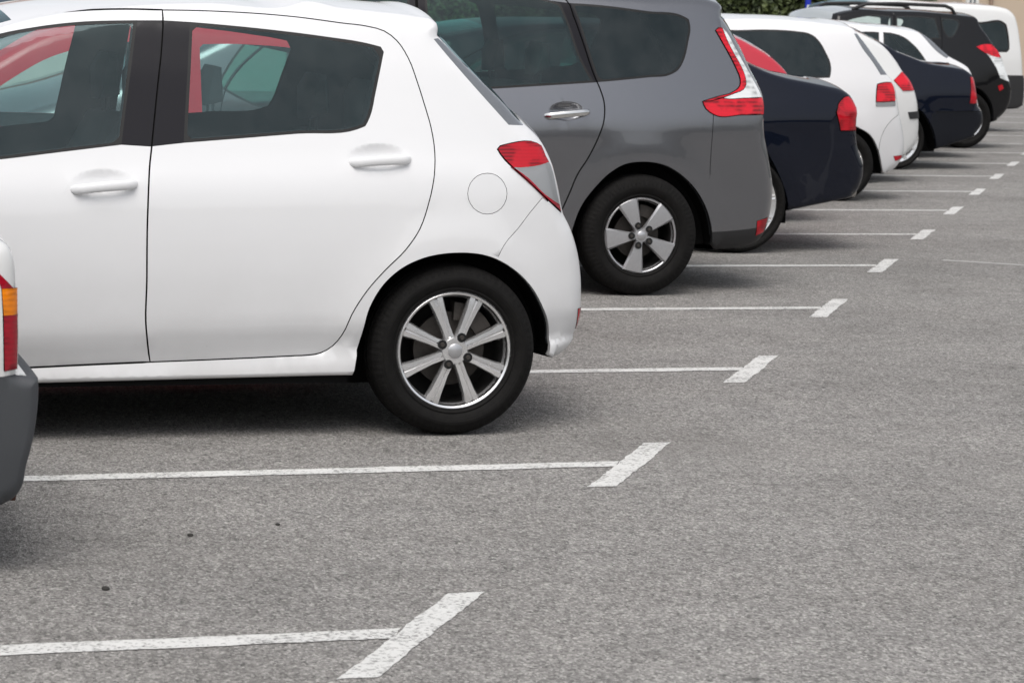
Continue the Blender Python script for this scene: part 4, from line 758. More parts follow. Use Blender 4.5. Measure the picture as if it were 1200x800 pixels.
CARS.append(('old_hatchback', dict(X=0.299, Y=7.730, **{'paint':"old_white_paint", 'hw':0.8, 'axles':[0.0,-2.4], 'Rt':0.285, 'Rr':0.185, 'wheel':"cover", 'prof':[[-0.3,0.9],[0.15,0.91],[0.24,0.935],[0.33,0.957],[0.46,0.975],[0.6,0.995],[0.72,1.0],[0.86,0.992],[0.94,0.975],[1.0,0.945],[1.3,0.84],[1.42,0.775],[1.5,0.71],[1.7,0.6]], 'soft':0.03, 'tilt':0, 'plan_rear':[-0.45,0.7,2.3,0.1], 'plan_front':[-2.25,-3.25,2.2,0.3], 'flares':[[0,0.285,0.37,0.013,0.08],[-2.4,0.285,0.37,0.013,0.08]], 'r':0.06, 'r_bottom':0.03, 'radii':[[0.621,2,0,1,0.03],[0.3,0.621,0.4,1,0.05]], 'grid':0.07, 'fstep':0.04, 'ostep':0.015, 'crown':0.004, 'bow':0.02, 'floor':0.17, 'pipe':None, 'strip_mats':{"windscreen":"side_glass","rear_window":"privacy_glass","rear_bumper":"bumper_plastic"}, 'top':[[-3.1,0.2],[-3.19,0.28],[-3.22,0.38],[-3.2,0.56],[-3.1,0.7],[-2.9,0.8],[-2.45,0.87],[-2.1,0.95],[-1.75,1.14],[-1.8,1.31],[-1.45,1.38],[-1.0,1.41],[-0.5,1.4],[-0.1,1.375],[0.223,1.3],[0.353,1.1],[0.453,0.96],[0.573,0.884],[0.59,0.873],[0.603,0.849],[0.61,0.818],[0.612,0.781],[0.613,0.71],[0.615,0.632],[0.614,0.558],[0.613,0.535],[0.642,0.532],[0.671,0.527],[0.673,0.495],[0.669,0.416],[0.661,0.359],[0.645,0.29],[0.633,0.227],[0.61,0.198],[0.583,0.188]], 'rear_arch':[[0.334,0.22],[0.329,0.371],[0.259,0.505],[0.138,0.596],[-0.01,0.625],[-0.157,0.587],[-0.272,0.489],[-0.334,0.351],[-0.329,0.2]], 'front_arch':[[-2.071,0.2],[-2.067,0.354],[-2.131,0.493],[-2.25,0.59],[-2.4,0.625],[-2.55,0.59],[-2.669,0.493],[-2.733,0.354],[-2.729,0.2]], 'regions':[{"part":"tail_lamp#r","mat":"old_red_lens","poly":[[0.554,0.808],[0.567,0.799],[0.584,0.781],[0.6,0.763],[0.57,0.763]],"far":1,"lift":0.004},{"part":"tail_lamp#a","mat":"amber_lens","poly":[[0.57,0.763],[0.6,0.763],[0.615,0.761],[0.62,0.694],[0.574,0.695]],"far":1,"lift":0.005,"plabel":"amber segment of the rear lamp"},{"part":"tail_lamp#d","mat":"old_red_lens","poly":[[0.574,0.695],[0.62,0.694],[0.623,0.627],[0.617,0.55],[0.578,0.551]],"far":1,"lift":0.005,"plabel":"dark red segment of the rear lamp"},{"part":"side_window#f","mat":"side_glass","poly":[[-1.921,0.995],[-1.902,1.018],[-1.883,1.04],[-1.862,1.061],[-1.841,1.082],[-1.819,1.103],[-1.797,1.122],[-1.774,1.141],[-1.75,1.16],[-1.726,1.177],[-1.701,1.194],[-1.676,1.21],[-1.651,1.225],[-1.625,1.24],[-1.598,1.253],[-1.572,1.266],[-1.545,1.277],[-1.518,1.287],[-1.492,1.297],[-1.464,1.305],[-1.437,1.313],[-1.409,1.32],[-1.381,1.326],[-1.353,1.332],[-1.324,1.336],[-1.296,1.34],[-1.267,1.343],[-1.238,1.344],[-1.209,1.345],[-1.18,1.346],[-1.151,1.345],[-1.122,1.344],[-1.094,1.341],[-1.065,1.338],[-1.037,1.334],[-1.009,1.329],[-0.981,1.323],[-0.964,1.302],[-0.964,1.275],[-0.964,1.247],[-0.964,1.219],[-0.964,1.192],[-0.964,1.164],[-0.964,1.136],[-0.964,1.109],[-0.964,1.081],[-0.964,1.053],[-0.964,1.025],[-0.964,0.998],[-0.979,0.984],[-1.009,0.985],[-1.038,0.985],[-1.067,0.985],[-1.097,0.986],[-1.126,0.986],[-1.156,0.986],[-1.185,0.986],[-1.215,0.987],[-1.244,0.987],[-1.273,0.987],[-1.303,0.988],[-1.332,0.988],[-1.362,0.988],[-1.391,0.988],[-1.42,0.989],[-1.45,0.989],[-1.479,0.989],[-1.509,0.99],[-1.538,0.99],[-1.567,0.99],[-1.597,0.991],[-1.626,0.991],[-1.656,0.991],[-1.685,0.991],[-1.715,0.992],[-1.744,0.992],[-1.773,0.992],[-1.803,0.993],[-1.832,0.993],[-1.862,0.993],[-1.891,0.993],[-1.92,0.994]],"glass":1,"far":1},{"part":"window_seal#f","mat":"rubber_seal","poly":[[-1.95,0.98],[-1.55,1.29],[-0.95,1.33],[-0.95,0.97]],"far":1},{"part":"side_window#r","mat":"side_glass","poly":[[-0.866,0.998],[-0.866,1.025],[-0.866,1.053],[-0.866,1.081],[-0.866,1.109],[-0.866,1.136],[-0.866,1.164],[-0.866,1.192],[-0.866,1.219],[-0.866,1.247],[-0.866,1.275],[-0.866,1.302],[-0.851,1.315],[-0.822,1.314],[-0.792,1.313],[-0.763,1.312],[-0.733,1.31],[-0.704,1.309],[-0.674,1.308],[-0.645,1.307],[-0.616,1.306],[-0.586,1.305],[-0.557,1.304],[-0.527,1.303],[-0.498,1.302],[-0.468,1.3],[-0.439,1.299],[-0.409,1.298],[-0.38,1.297],[-0.341,1.279],[-0.322,1.256],[-0.303,1.234],[-0.283,1.212],[-0.264,1.19],[-0.245,1.168],[-0.226,1.146],[-0.206,1.124],[-0.187,1.101],[-0.168,1.079],[-0.148,1.057],[-0.129,1.035],[-0.11,1.013],[-0.11,1.013],[-0.14,1.012],[-0.169,1.011],[-0.199,1.01],[-0.229,1.008],[-0.258,1.007],[-0.288,1.006],[-0.318,1.005],[-0.347,1.004],[-0.377,1.003],[-0.406,1.002],[-0.436,1.001],[-0.466,1.0],[-0.495,0.998],[-0.525,0.997],[-0.555,0.996],[-0.584,0.995],[-0.614,0.994],[-0.643,0.993],[-0.673,0.992],[-0.703,0.991],[-0.732,0.99],[-0.762,0.988],[-0.792,0.987],[-0.821,0.986],[-0.851,0.985]],"glass":1,"far":1},{"part":"window_seal#r","mat":"rubber_seal","poly":[[-0.88,0.97],[-0.88,1.33],[-0.35,1.31],[-0.08,1.0]],"far":1},{"part":"rear_bumper","mat":"bumper_plastic","poly":[[0.34,0.536],[1.2,0.536],[1.2,0.1],[0.345,0.1]],"far":1},{"part":"front_door","poly":[[-0.92,0.3],[-0.92,1.36],[-1.6,1.33],[-2.0,0.98],[-2.0,0.4]]}], 'gaps':[{"line":[[-0.92,0.3],[-0.92,1.36],[-1.6,1.33],[-2.0,0.98],[-2.0,0.4]],"hw":0.004,"depth":0.01,"closed":True}], 'strip':[["windscreen",[-2.1,0.95],[-1.5,1.37],1],["rear_window",[0.243,1.26],[0.473,0.94],1],["rear_bumper",[0.642,0.532],[0.583,0.188],0]], 'seats':[["front_seat",-1.2,-0.36,0.42,0.36,0.5,True,1.0],["front_seat",-1.2,0.36,0.42,0.36,0.5,True,1.0],["rear_seat",-0.408,0,0.44,0.36,1.2,True,0.85]], 'dash':[-2.05,0.92], 'tow':[0.603,0.196], 'label':"white car with grey plastic bumper and amber-red lamp, cut off at left edge", 'cat':"car"})))
CARS.append(('red_hatchback', dict(X=3.396, Y=12.403, **{'paint':"red_paint", 'hw':0.79, 'axles':[0.0,-2.35], 'Rt':0.285, 'Rr':0.18, 'wheel':"cover", 'prof':[[-0.3,0.9],[0.15,0.91],[0.24,0.935],[0.33,0.957],[0.46,0.975],[0.6,0.995],[0.72,1.0],[0.86,0.992],[0.94,0.975],[1.0,0.945],[1.3,0.84],[1.42,0.775],[1.5,0.71],[1.7,0.6]], 'soft':0.06, 'tilt':0.015, 'plan_rear':[-0.45,0.5,2.3,0.17], 'plan_front':[-2.2,-3.2,2.2,0.3], 'flares':[[0,0.285,0.37,0.013,0.08],[-2.35,0.285,0.37,0.013,0.08]], 'r':0.06, 'r_bottom':0.03, 'radii':[[0.25,1.6,0,1.0,0.09],[-5,-2.55,0,1.1,0.09]], 'grid':0.09, 'fstep':0.04, 'ostep':0.05, 'crown':0.035, 'bow':0.11, 'floor':0.17, 'pipe':None, 'strip_mats':{"windscreen":"clear_glass","rear_window":"side_glass"}, 'top':[[-3.05,0.2],[-3.14,0.28],[-3.17,0.38],[-3.15,0.56],[-3.05,0.7],[-2.85,0.8],[-2.85,0.85],[-2.5,0.93],[-2.28,1.06],[-2.0,1.22],[-1.72,1.375],[-1.35,1.405],[-1.0,1.405],[-0.55,1.385],[-0.15,1.34],[0.1,1.15],[0.26,0.95],[0.36,0.8],[0.4,0.6],[0.42,0.42],[0.38,0.3],[0.3,0.24]], 'rear_arch':[[0.332,0.24],[0.32,0.384],[0.249,0.509],[0.132,0.593],[-0.01,0.62],[-0.15,0.585],[-0.262,0.494],[-0.326,0.364],[-0.329,0.22]], 'front_arch':[[-2.016,0.22],[-2.02,0.369],[-2.088,0.501],[-2.205,0.593],[-2.35,0.625],[-2.495,0.593],[-2.612,0.501],[-2.68,0.369],[-2.684,0.22]], 'regions':[{"part":"sill_cladding","mat":"dark_plastic","poly":[[0.8,0.1],[0.8,0.55],[-3.5,0.55],[-3.5,0.1]],"far":1},{"part":"side_window#f","mat":"clear_glass","poly":[[-2.214,0.969],[-2.189,0.984],[-2.165,0.999],[-2.141,1.014],[-2.116,1.029],[-2.091,1.044],[-2.067,1.059],[-2.042,1.074],[-2.018,1.088],[-1.993,1.103],[-1.968,1.118],[-1.942,1.134],[-1.918,1.15],[-1.893,1.166],[-1.868,1.182],[-1.843,1.197],[-1.818,1.212],[-1.793,1.226],[-1.768,1.239],[-1.742,1.251],[-1.715,1.262],[-1.688,1.271],[-1.66,1.28],[-1.632,1.288],[-1.604,1.294],[-1.575,1.301],[-1.546,1.306],[-1.518,1.311],[-1.49,1.315],[-1.462,1.319],[-1.434,1.322],[-1.406,1.325],[-1.378,1.326],[-1.35,1.327],[-1.322,1.328],[-1.294,1.328],[-1.266,1.327],[-1.237,1.326],[-1.209,1.324],[-1.193,1.306],[-1.191,1.278],[-1.19,1.25],[-1.188,1.221],[-1.187,1.193],[-1.185,1.165],[-1.184,1.137],[-1.183,1.109],[-1.181,1.08],[-1.18,1.052],[-1.178,1.024],[-1.177,0.996],[-1.175,0.968],[-1.189,0.954],[-1.218,0.955],[-1.248,0.955],[-1.277,0.955],[-1.306,0.955],[-1.335,0.956],[-1.364,0.956],[-1.394,0.956],[-1.423,0.956],[-1.452,0.957],[-1.481,0.957],[-1.51,0.957],[-1.54,0.957],[-1.569,0.958],[-1.598,0.958],[-1.627,0.958],[-1.657,0.959],[-1.686,0.959],[-1.715,0.959],[-1.744,0.959],[-1.773,0.96],[-1.802,0.96],[-1.832,0.96],[-1.861,0.96],[-1.89,0.961],[-1.919,0.961],[-1.949,0.961],[-1.978,0.961],[-2.007,0.962],[-2.036,0.962],[-2.065,0.962],[-2.095,0.962],[-2.124,0.963],[-2.153,0.963],[-2.182,0.963],[-2.212,0.964]],"glass":1,"far":1},{"part":"window_seal#f","mat":"red_paint","poly":[[-2.27,0.95],[-2.0,1.115],[-1.72,1.275],[-1.52,1.325],[-1.18,1.335],[-1.16,0.94]],"far":1},{"part":"side_window#r","mat":"clear_glass","poly":[[-1.091,0.968],[-1.091,0.996],[-1.091,1.025],[-1.091,1.053],[-1.091,1.081],[-1.091,1.109],[-1.091,1.137],[-1.091,1.166],[-1.091,1.194],[-1.091,1.222],[-1.091,1.25],[-1.091,1.279],[-1.091,1.307],[-1.075,1.323],[-1.045,1.324],[-1.015,1.326],[-0.986,1.326],[-0.956,1.327],[-0.927,1.327],[-0.897,1.327],[-0.867,1.326],[-0.838,1.325],[-0.808,1.324],[-0.779,1.323],[-0.749,1.321],[-0.72,1.319],[-0.69,1.316],[-0.66,1.313],[-0.631,1.31],[-0.602,1.306],[-0.573,1.302],[-0.543,1.298],[-0.514,1.293],[-0.485,1.288],[-0.456,1.283],[-0.426,1.277],[-0.398,1.271],[-0.369,1.265],[-0.34,1.258],[-0.311,1.251],[-0.282,1.244],[-0.25,1.219],[-0.237,1.194],[-0.225,1.169],[-0.212,1.144],[-0.2,1.119],[-0.188,1.094],[-0.175,1.069],[-0.163,1.044],[-0.15,1.019],[-0.138,0.994],[-0.125,0.969],[-0.13,0.964],[-0.159,0.963],[-0.189,0.963],[-0.218,0.963],[-0.248,0.963],[-0.278,0.962],[-0.307,0.962],[-0.337,0.962],[-0.366,0.961],[-0.396,0.961],[-0.425,0.961],[-0.455,0.961],[-0.484,0.96],[-0.514,0.96],[-0.543,0.96],[-0.573,0.959],[-0.603,0.959],[-0.632,0.959],[-0.662,0.958],[-0.691,0.958],[-0.721,0.958],[-0.75,0.958],[-0.78,0.957],[-0.81,0.957],[-0.839,0.957],[-0.869,0.956],[-0.898,0.956],[-0.928,0.956],[-0.957,0.956],[-0.987,0.955],[-1.016,0.955],[-1.046,0.955],[-1.076,0.954]],"glass":1,"far":1},{"part":"window_seal#r","mat":"red_paint","poly":[[-1.105,0.94],[-1.105,1.335],[-0.6,1.32],[-0.25,1.25],[-0.1,0.95]],"far":1}], 'strip':[["windscreen",[-2.48,0.94],[-1.74,1.37],1],["rear_window",[-0.1,1.32],[0.24,0.97],1]], 'seats':[["front_seat",-1.175,-0.36,0.34,0.36,0.5,True,1.0],["front_seat",-1.175,0.36,0.34,0.36,0.5,True,1.0],["rear_seat",-0.4,0,0.36,0.36,1.2,True,0.85]], 'dash':[-2.3,0.88], 'label':"red car seen through the windows of the white hatchback in front", 'cat':"car"})))  # dark lower panels added to cut red bounce light under the white hatchback
CARS.append(('navy_saloon', dict(X=6.708, Y=17.064, **{'paint':"navy_paint", 'hw':0.88, 'axles':[0.0,-2.7], 'Rt':0.32, 'Rr':0.25, 'wheel':"multi", 'prof':[[-0.3,0.9],[0.15,0.91],[0.24,0.935],[0.33,0.95],[0.46,0.965],[0.62,0.98],[0.871,0.988],[0.901,1.0],[0.931,0.997],[0.9,0.975],[0.98,0.935],[1.25,0.8],[1.36,0.735],[1.45,0.68],[1.7,0.55]], 'soft':0.03, 'tilt':0.015, 'plan_rear':[-0.2,0.95,2.3,0.18], 'plan_front':[-2.55,-3.55,2.2,0.3], 'flares':[[0,0.32,0.405,0.013,0.08],[-2.7,0.32,0.405,0.013,0.08]], 'r':0.06, 'r_bottom':0.03, 'radii':[[0.25,1.6,0,1.0,0.09],[-5,-2.9,0,1.1,0.09]], 'grid':0.09, 'fstep':0.04, 'ostep':0.05, 'crown':0.035, 'bow':0.11, 'floor':0.17, 'pipe':[0.876,-0.62,0.389], 'strip_mats':{"windscreen":"side_glass","rear_window":"privacy_glass"}, 'top':[[-3.4,0.2],[-3.49,0.28],[-3.52,0.38],[-3.5,0.56],[-3.4,0.7],[-3.2,0.8],[-2.75,0.88],[-2.4,0.96],[-2.05,1.15],[-1.95,1.33],[-1.6,1.4],[-1.1,1.435],[-0.65,1.43],[-0.35,1.39],[-0.1,1.3],[0.107,1.203],[0.194,1.167],[0.344,1.126],[0.499,1.101],[0.66,1.075],[0.765,1.054],[0.822,1.022],[0.85,0.978],[0.862,0.863],[0.866,0.753],[0.894,0.652],[0.939,0.567],[0.945,0.511],[0.932,0.443],[0.896,0.381],[0.843,0.354]], 'rear_arch':[[0.356,0.273],[0.334,0.356],[0.287,0.462],[0.198,0.605],[0.117,0.698],[0,0.7],[-0.15,0.69],[-0.3,0.6],[-0.38,0.45],[-0.4,0.32],[-0.4,0.2]], 'front_arch':[[-2.329,0.2],[-2.315,0.381],[-2.385,0.549],[-2.523,0.668],[-2.7,0.71],[-2.877,0.668],[-3.015,0.549],[-3.085,0.381],[-3.071,0.2]], 'regions':[{"part":"tail_lamp","mat":"red_lens","poly":[[0.659,0.914],[0.693,0.957],[0.741,1.001],[0.79,1.012],[0.833,0.975],[0.838,0.865],[0.842,0.791],[0.705,0.791],[0.687,0.854]],"far":1,"lift":0.005},{"part":"side_window#f","mat":"tinted_glass","poly":[[-1.949,1.023],[-1.929,1.044],[-1.907,1.063],[-1.885,1.083],[-1.862,1.102],[-1.839,1.12],[-1.816,1.138],[-1.792,1.155],[-1.768,1.172],[-1.743,1.188],[-1.718,1.203],[-1.692,1.218],[-1.667,1.232],[-1.641,1.245],[-1.614,1.257],[-1.589,1.268],[-1.564,1.279],[-1.538,1.289],[-1.512,1.298],[-1.486,1.306],[-1.459,1.314],[-1.433,1.322],[-1.406,1.329],[-1.379,1.335],[-1.352,1.341],[-1.325,1.346],[-1.298,1.351],[-1.27,1.356],[-1.241,1.36],[-1.213,1.363],[-1.184,1.366],[-1.156,1.368],[-1.127,1.37],[-1.099,1.371],[-1.07,1.372],[-1.041,1.372],[-1.013,1.371],[-0.984,1.37],[-0.956,1.369],[-0.927,1.366],[-0.899,1.363],[-0.87,1.36],[-0.854,1.342],[-0.854,1.314],[-0.854,1.286],[-0.854,1.259],[-0.854,1.231],[-0.854,1.203],[-0.854,1.175],[-0.854,1.147],[-0.854,1.119],[-0.854,1.091],[-0.854,1.064],[-0.854,1.036],[-0.854,1.008],[-0.87,0.994],[-0.899,0.995],[-0.929,0.995],[-0.959,0.995],[-0.989,0.995],[-1.018,0.996],[-1.048,0.996],[-1.078,0.996],[-1.108,0.996],[-1.137,0.997],[-1.167,0.997],[-1.197,0.997],[-1.226,0.997],[-1.256,0.998],[-1.286,0.998],[-1.316,0.998],[-1.345,0.998],[-1.375,0.999],[-1.405,0.999],[-1.435,0.999],[-1.464,0.999],[-1.494,1.0],[-1.524,1.0],[-1.554,1.0],[-1.583,1.0],[-1.613,1.001],[-1.643,1.001],[-1.673,1.001],[-1.702,1.001],[-1.732,1.002],[-1.762,1.002],[-1.792,1.002],[-1.821,1.002],[-1.851,1.003],[-1.881,1.003],[-1.911,1.003],[-1.94,1.004]],"glass":1,"far":1},{"part":"window_seal#f","mat":"rubber_seal","poly":[[-2.0,0.99],[-1.62,1.27],[-1.3,1.365],[-0.84,1.37],[-0.84,0.98]],"far":1},{"part":"side_window#r","mat":"tinted_glass","poly":[[-0.736,1.009],[-0.736,1.038],[-0.736,1.068],[-0.736,1.097],[-0.736,1.126],[-0.736,1.155],[-0.736,1.185],[-0.736,1.214],[-0.736,1.243],[-0.736,1.272],[-0.736,1.302],[-0.736,1.331],[-0.721,1.35],[-0.694,1.352],[-0.667,1.354],[-0.639,1.354],[-0.612,1.353],[-0.584,1.351],[-0.557,1.348],[-0.53,1.344],[-0.503,1.339],[-0.477,1.333],[-0.45,1.325],[-0.425,1.317],[-0.399,1.307],[-0.374,1.296],[-0.349,1.284],[-0.325,1.27],[-0.301,1.256],[-0.278,1.24],[-0.255,1.224],[-0.233,1.206],[-0.211,1.188],[-0.19,1.17],[-0.169,1.15],[-0.149,1.131],[-0.13,1.111],[-0.112,1.091],[-0.095,1.07],[-0.078,1.049],[-0.062,1.027],[-0.046,1.005],[-0.049,1.004],[-0.079,1.003],[-0.108,1.003],[-0.137,1.002],[-0.166,1.002],[-0.195,1.002],[-0.225,1.001],[-0.254,1.001],[-0.283,1.0],[-0.312,1.0],[-0.341,1.0],[-0.371,0.999],[-0.4,0.999],[-0.429,0.998],[-0.458,0.998],[-0.487,0.998],[-0.517,0.997],[-0.546,0.997],[-0.575,0.996],[-0.604,0.996],[-0.633,0.996],[-0.663,0.995],[-0.692,0.995],[-0.721,0.994]],"glass":1,"far":1},{"part":"window_seal#r","mat":"rubber_seal","poly":[[-0.75,0.98],[-0.75,1.36],[-0.42,1.33],[-0.12,1.12],[-0.02,0.99]],"far":1},{"part":"rear_bumper","poly":[[0.351,0.312],[0.324,0.395],[0.554,0.561],[0.832,0.699],[1.024,0.71],[1.094,0.186],[0.368,0.199]],"far":1}], 'gaps':[{"line":[[0.659,0.914],[0.693,0.957],[0.741,1.001],[0.79,1.012],[0.833,0.975],[0.838,0.865],[0.842,0.791],[0.705,0.791],[0.687,0.854]],"hw":0.003,"depth":0.006,"closed":True},{"line":[[-0.8,0.3],[-0.8,1.39],[-1.3,1.39],[-1.7,1.27],[-2.1,0.98],[-2.15,0.4]],"hw":0.004,"depth":0.01,"closed":True}], 'strip':[["windscreen",[-2.38,0.97],[-1.66,1.38],1],["rear_window",[-0.35,1.39],[0.107,1.203],1],["rear_bumper",[0.867,0.742],[0.843,0.354],0]], 'seats':[["front_seat",-1.35,-0.36,0.42,0.36,0.5,True,1.0],["front_seat",-1.35,0.36,0.42,0.36,0.5,True,1.0],["rear_seat",-0.459,0,0.44,0.36,1.2,True,0.85]], 'dash':[-2.25,0.95], 'handles':[{"a":[-0.95,0.86],"b":[-0.78,0.865],"r":0.015}], 'label':"dark navy saloon with red corner lamp, just beyond the grey people carrier", 'cat':"car"})))
CARS.append(('red_saloon', dict(X=7.692, Y=19.420, **{'paint':"red_paint", 'hw':0.84, 'axles':[0.0,-2.55], 'Rt':0.3, 'Rr':0.2, 'wheel':"cover", 'prof':[[-0.3,0.9],[0.15,0.91],[0.24,0.94],[0.33,0.958],[0.46,0.975],[0.62,0.995],[0.74,1.0],[0.84,0.985],[0.9,0.965],[0.96,0.935],[1.25,0.8],[1.36,0.735],[1.45,0.68],[1.7,0.55]], 'soft':0.06, 'tilt':0.015, 'plan_rear':[-0.45,0.8,2.3,0.17], 'plan_front':[-2.4,-3.4,2.2,0.3], 'flares':[[0,0.3,0.385,0.013,0.08],[-2.55,0.3,0.385,0.013,0.08]], 'r':0.06, 'r_bottom':0.03, 'radii':[[0.25,1.6,0,1.0,0.09],[-5,-2.75,0,1.1,0.09]], 'grid':0.09, 'fstep':0.04, 'ostep':0.05, 'crown':0.035, 'bow':0.11, 'floor':0.17, 'pipe':None, 'strip_mats':{"windscreen":"side_glass","rear_window":"privacy_glass"}, 'top':[[-3.25,0.2],[-3.34,0.28],[-3.37,0.38],[-3.35,0.56],[-3.25,0.7],[-3.05,0.8],[-2.6,0.87],[-2.25,0.95],[-1.9,1.14],[-1.85,1.29],[-1.5,1.36],[-1.05,1.4],[-0.65,1.4],[-0.009,1.362],[0.057,1.342],[0.122,1.309],[0.227,1.255],[0.32,1.194],[0.391,1.127],[0.454,1.044],[0.554,0.984],[0.694,0.934],[0.754,0.8],[0.764,0.55],[0.734,0.35],[0.654,0.26]], 'rear_arch':[[0.345,0.24],[0.337,0.394],[0.265,0.529],[0.141,0.62],[-0.01,0.65],[-0.159,0.612],[-0.278,0.513],[-0.342,0.374],[-0.341,0.22]], 'front_arch':[[-2.209,0.22],[-2.208,0.376],[-2.276,0.517],[-2.398,0.615],[-2.55,0.65],[-2.702,0.615],[-2.824,0.517],[-2.892,0.376],[-2.891,0.22]], 'regions':[{"part":"side_window#f","mat":"side_glass","poly":[[-1.921,0.995],[-1.903,1.017],[-1.883,1.039],[-1.863,1.06],[-1.842,1.081],[-1.821,1.101],[-1.798,1.12],[-1.775,1.139],[-1.752,1.157],[-1.727,1.174],[-1.702,1.19],[-1.677,1.205],[-1.651,1.219],[-1.625,1.233],[-1.599,1.245],[-1.572,1.256],[-1.545,1.267],[-1.518,1.276],[-1.49,1.284],[-1.462,1.29],[-1.434,1.296],[-1.405,1.3],[-1.376,1.304],[-1.347,1.307],[-1.317,1.31],[-1.288,1.312],[-1.258,1.313],[-1.229,1.315],[-1.199,1.316],[-1.17,1.317],[-1.14,1.318],[-1.11,1.318],[-1.08,1.318],[-1.05,1.317],[-1.032,1.3],[-1.031,1.271],[-1.029,1.242],[-1.027,1.212],[-1.026,1.183],[-1.024,1.154],[-1.022,1.125],[-1.021,1.096],[-1.019,1.067],[-1.017,1.038],[-1.016,1.008],[-1.03,0.994],[-1.059,0.994],[-1.089,0.994],[-1.119,0.994],[-1.148,0.994],[-1.178,0.994],[-1.208,0.994],[-1.238,0.994],[-1.267,0.994],[-1.297,0.994],[-1.327,0.994],[-1.356,0.994],[-1.386,0.994],[-1.416,0.994],[-1.445,0.994],[-1.475,0.994],[-1.505,0.994],[-1.534,0.994],[-1.564,0.994],[-1.594,0.994],[-1.623,0.994],[-1.653,0.994],[-1.683,0.994],[-1.712,0.994],[-1.742,0.994],[-1.772,0.994],[-1.802,0.994],[-1.831,0.994],[-1.861,0.994],[-1.891,0.994],[-1.92,0.994]],"glass":1,"far":1},{"part":"window_seal#f","mat":"rubber_seal","poly":[[-1.95,0.98],[-1.55,1.28],[-1.2,1.33],[-1.02,1.33],[-1.0,0.98]],"far":1},{"part":"side_window#r","mat":"side_glass","poly":[[-0.926,1.009],[-0.926,1.038],[-0.926,1.067],[-0.926,1.097],[-0.926,1.126],[-0.926,1.155],[-0.926,1.184],[-0.926,1.213],[-0.926,1.242],[-0.926,1.272],[-0.926,1.301],[-0.911,1.315],[-0.881,1.315],[-0.851,1.314],[-0.822,1.314],[-0.792,1.313],[-0.762,1.313],[-0.733,1.312],[-0.703,1.312],[-0.673,1.311],[-0.643,1.311],[-0.614,1.31],[-0.584,1.31],[-0.554,1.309],[-0.525,1.308],[-0.495,1.308],[-0.466,1.307],[-0.436,1.307],[-0.406,1.306],[-0.377,1.306],[-0.347,1.305],[-0.317,1.305],[-0.287,1.304],[-0.258,1.304],[-0.228,1.303],[-0.199,1.303],[-0.169,1.302],[-0.139,1.302],[-0.102,1.286],[-0.085,1.267],[-0.068,1.248],[-0.051,1.229],[-0.034,1.209],[-0.017,1.19],[-0.003,1.15],[-0.003,1.12],[-0.003,1.09],[-0.003,1.06],[-0.003,1.03],[-0.019,1.013],[-0.049,1.013],[-0.079,1.012],[-0.108,1.012],[-0.138,1.011],[-0.168,1.01],[-0.198,1.01],[-0.227,1.009],[-0.257,1.008],[-0.287,1.008],[-0.316,1.007],[-0.346,1.006],[-0.376,1.006],[-0.406,1.005],[-0.435,1.005],[-0.465,1.004],[-0.495,1.003],[-0.524,1.003],[-0.554,1.002],[-0.584,1.002],[-0.614,1.001],[-0.643,1.0],[-0.673,1.0],[-0.703,0.999],[-0.732,0.998],[-0.762,0.998],[-0.792,0.997],[-0.821,0.997],[-0.851,0.996],[-0.881,0.995],[-0.911,0.995]],"glass":1,"far":1},{"part":"window_seal#r","mat":"rubber_seal","poly":[[-0.94,0.98],[-0.94,1.33],[-0.109,1.315],[0.011,1.18],[0.011,1.0]],"far":1}], 'gaps':[{"line":[[-0.97,0.3],[-0.97,1.36],[-1.3,1.36],[-1.6,1.3],[-2.08,0.98],[-2.08,0.4]],"hw":0.004,"depth":0.01,"closed":True}], 'strip':[["windscreen",[-2.25,0.95],[-1.55,1.34],1],["rear_window",[0.057,1.342],[0.454,1.044],2]], 'seats':[["front_seat",-1.275,-0.36,0.42,0.36,0.5,True,1.0],["front_seat",-1.275,0.36,0.42,0.36,0.5,True,1.0],["rear_seat",-0.433,0,0.44,0.36,1.2,True,0.85]], 'dash':[-2.1,0.92], 'label':"bright red car whose sloping tail shows between the navy saloon and a white hatchback", 'cat':"car"})))
